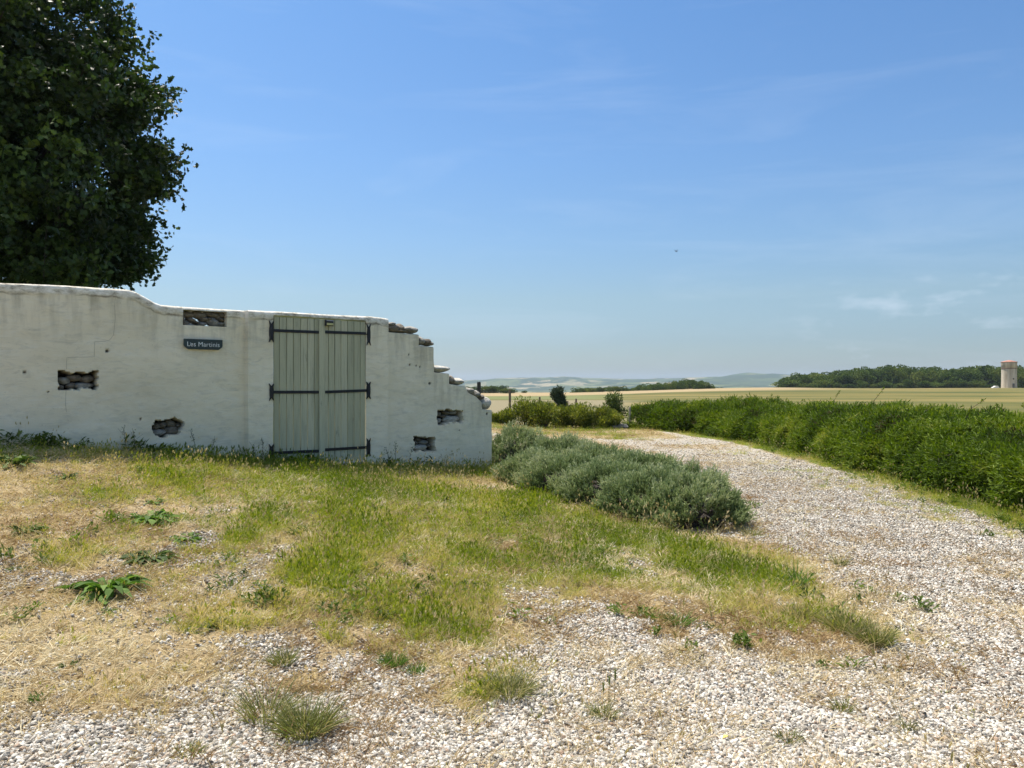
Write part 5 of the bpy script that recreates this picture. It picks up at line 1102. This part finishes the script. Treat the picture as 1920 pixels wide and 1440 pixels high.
# foxtail heads of the foreground
M_FOX = leafmat('foxtail', [(0, (.16, .22, .06)), (1, (.36, .40, .16))], transl=.2, source='attr')
for (x, y, hh, lab) in ((1130, 1328, 44, 'leftmost green foxtail ear in the foreground gravel'), (1141, 1322, 50, 'middle green foxtail ear in the foreground gravel'), (1152, 1318, 60, 'tallest green foxtail ear in the foreground gravel')):
    p = gp(x, y); e = empty('foxtail_grass', (p[0], p[1], float(H(*p)))); tag(e, lab, 'grass', 'green foxtail ears'); L = hh / FPX * p[1]; rg = np.random.default_rng(int(x))
    V, F, T3 = tube([(0, 0, 0), (.002, 0, L * .5), (.004, 0, L)], [.0014, .0012, .001], 5); link('stem', np_mesh('stem', V, [F, T3]), bpy.data.materials['shoot_stem'], e)
    nb = 90; f = rg.uniform(0, 1, nb); P = np.stack([np.full(nb, .004), 0 * f, L * (.72 + .3 * f)], 1); a = rg.uniform(0, 6.28, nb); D = np.stack([np.cos(a) * .5, np.sin(a) * .5, np.ones(nb)], 1); V, F = cards(P, D, rand_unit(nb, rg), .013, .003); link('ear', np_mesh('ear', V, [F], attrs={'rnd': np.repeat(rg.uniform(0, 1, nb), 4)}), M_FOX, e)

p = gp(1354, 1392); V, F = cards(np.array([[0, 0, .012], [0, 0, .009]]), np.array([[1.0, .4, .25]] * 2), np.array([[0, 0, 1.0]] * 2), .032, .026, LEAF6)
yl = link('fallen_leaf', np_mesh('fallen_leaf', V, [F]), plain('yellow_leaf', (.72, .50, .12), .6)); yl.location = (p[0], p[1], float(H(*p)) + .008); tag(yl, 'small yellow fallen leaf on the gravel near the bottom edge', 'leaf')
# thin dead stems against the wall foot
for i, (x, y, hh, ln, lab) in enumerate(((232, 848, 46, -.12, 'leftmost thin weed stem leaning against the wall'), (248, 850, 42, -.05, 'thin weed stem second from the left before the wall'), (364, 858, 52, -.25, 'thin dark stem just right of the low left niche'), (388, 856, 36, .25, 'short leaning stem between the low niche and the pier'), (722, 872, 34, -.3, 'left dry stem at the foot of the right pier'), (733, 872, 44, .05, 'tall dry stem at the foot of the right pier'), (757, 874, 40, .3, 'leaning dry stem left of the foot niche'), (484, 862, 40, 0, 'budding weed stem at the foot of the left pier'), (466, 862, 30, .05, 'short weed stem at the corner of the left pier'))):
    s_, _h0 = wp(x, y); b0 = W3(s_, 0, .12 if x < 458 or x > 728 else .16); z0 = float(H(b0[0], b0[1])); e = empty('weed_stem', (b0[0], b0[1], z0)); tag(e, lab, 'weed', 'thin stems at the wall foot'); L = hh / FPX * b0[1]; rg = np.random.default_rng(i)
    dx = np.array([DW[0], DW[1]]) * ln * L; V, F, T3 = tube([(0, 0, -.02), (dx[0] * .4, dx[1] * .4, L * .55), (dx[0], dx[1], L)], [.004, .003, .0018], 5); link('stem', np_mesh('stem', V, [F, T3]), bpy.data.materials['shoot_stem'], e)
    nb = 14; f = rg.uniform(.55, 1.05, nb); P = np.stack([dx[0] * f, dx[1] * f, L * f], 1) + rg.normal(size=(nb, 3)) * .015; V, F = cards(P, unit(rg.normal(size=(nb, 3)) + [0, 0, 1]), rand_unit(nb, rg), .03, .010); link('buds', np_mesh('buds', V, [F], attrs={'rnd': np.repeat(rg.uniform(0, 1, nb), 4)}), M_ROSD, e)
    brs = [tube([(dx[0] * q, dx[1] * q, L * q), (dx[0] * q + rg.normal() * .05, dx[1] * q, L * q + .08)], [.0018, .001], 4) for q in (.55, .7, .82)]; V, F = merge(brs); link('side_shoots', np_mesh('side_shoots', V, F), bpy.data.materials['shoot_stem'], e)

# ---------------------------------------------------------------- bird
d_ = 60.0; BX, BZ = (1268.5 - 960) / FPX * d_, EYE - (471.5 - HOR) / FPX * d_
e = empty('flying_bird', (BX, d_, BZ), rad(35)); tag(e, 'tiny dark bird flying in the blue sky above the fields', 'bird')
V, F = lathe([(.001, -.09), (.018, -.07), (.028, -.02), (.026, .03), (.012, .07), (.001, .085)], 10); V = V[:, [2, 1, 0]]
M_BIRD = plain('bird_feather', (.02, .022, .03), .7)
link('body', np_mesh('body', V, F, smooth=True), M_BIRD, e)
for s_ in (-1, 1):
    bm = bmesh.new(); up_ = [(.04, 0, .01), (.03, s_ * .07, .06), (-.01, s_ * .15, .13), (-.06, s_ * .19, .17), (-.04, s_ * .12, .08), (-.05, s_ * .05, .02), (-.04, 0, .005)]
    a_ = [bm.verts.new(q) for q in up_]; b2 = [bm.verts.new((q[0], q[1], q[2] - .006)) for q in up_]; bm.faces.new(a_); bm.faces.new(b2[::-1])
    for i in range(7): j = (i + 1) % 7; bm.faces.new((a_[i], b2[i], b2[j], a_[j]))
    bm_obj('wing', bm, M_BIRD, e)
bm = bmesh.new(); a_ = [bm.verts.new(q) for q in ((-.07, 0, .004), (-.15, .035, .004), (-.13, 0, .004), (-.15, -.035, .004))]; b2 = [bm.verts.new((v.co.x, v.co.y, -.003)) for v in a_]; bm.faces.new(a_); bm.faces.new(b2[::-1])
for i in range(4): j = (i + 1) % 4; bm.faces.new((a_[i], b2[i], b2[j], a_[j]))
bm_obj('tail', bm, M_BIRD, e)

# ---------------------------------------------------------------- haze
zmax = float(HZ.max()) + 8; zmin = float(min(HZ.min(), GZ.min())) - 1.2
bm = bmesh.new(); bmesh.ops.create_cube(bm, size=1, matrix=Matrix.Translation((0, 0, (zmin + zmax) / 2)) @ Matrix.Diagonal((20000, 20000, zmax - zmin, 1)))
m = bpy.data.materials.new('haze_air'); m.use_nodes = True; t = m.node_tree; t.nodes.clear(); pv = N(t, 'ShaderNodeVolumePrincipled'); out = N(t, 'ShaderNodeOutputMaterial')
pv.inputs['Color'].default_value = (.62, .76, .92, 1); pv.inputs['Density'].default_value = 1.0e-4; pv.inputs['Anisotropy'].default_value = .2
t.links.new(pv.outputs[0], out.inputs['Volume'])
hz_ = bm_obj('haze', bm, m); tag(hz_, kind='stuff')
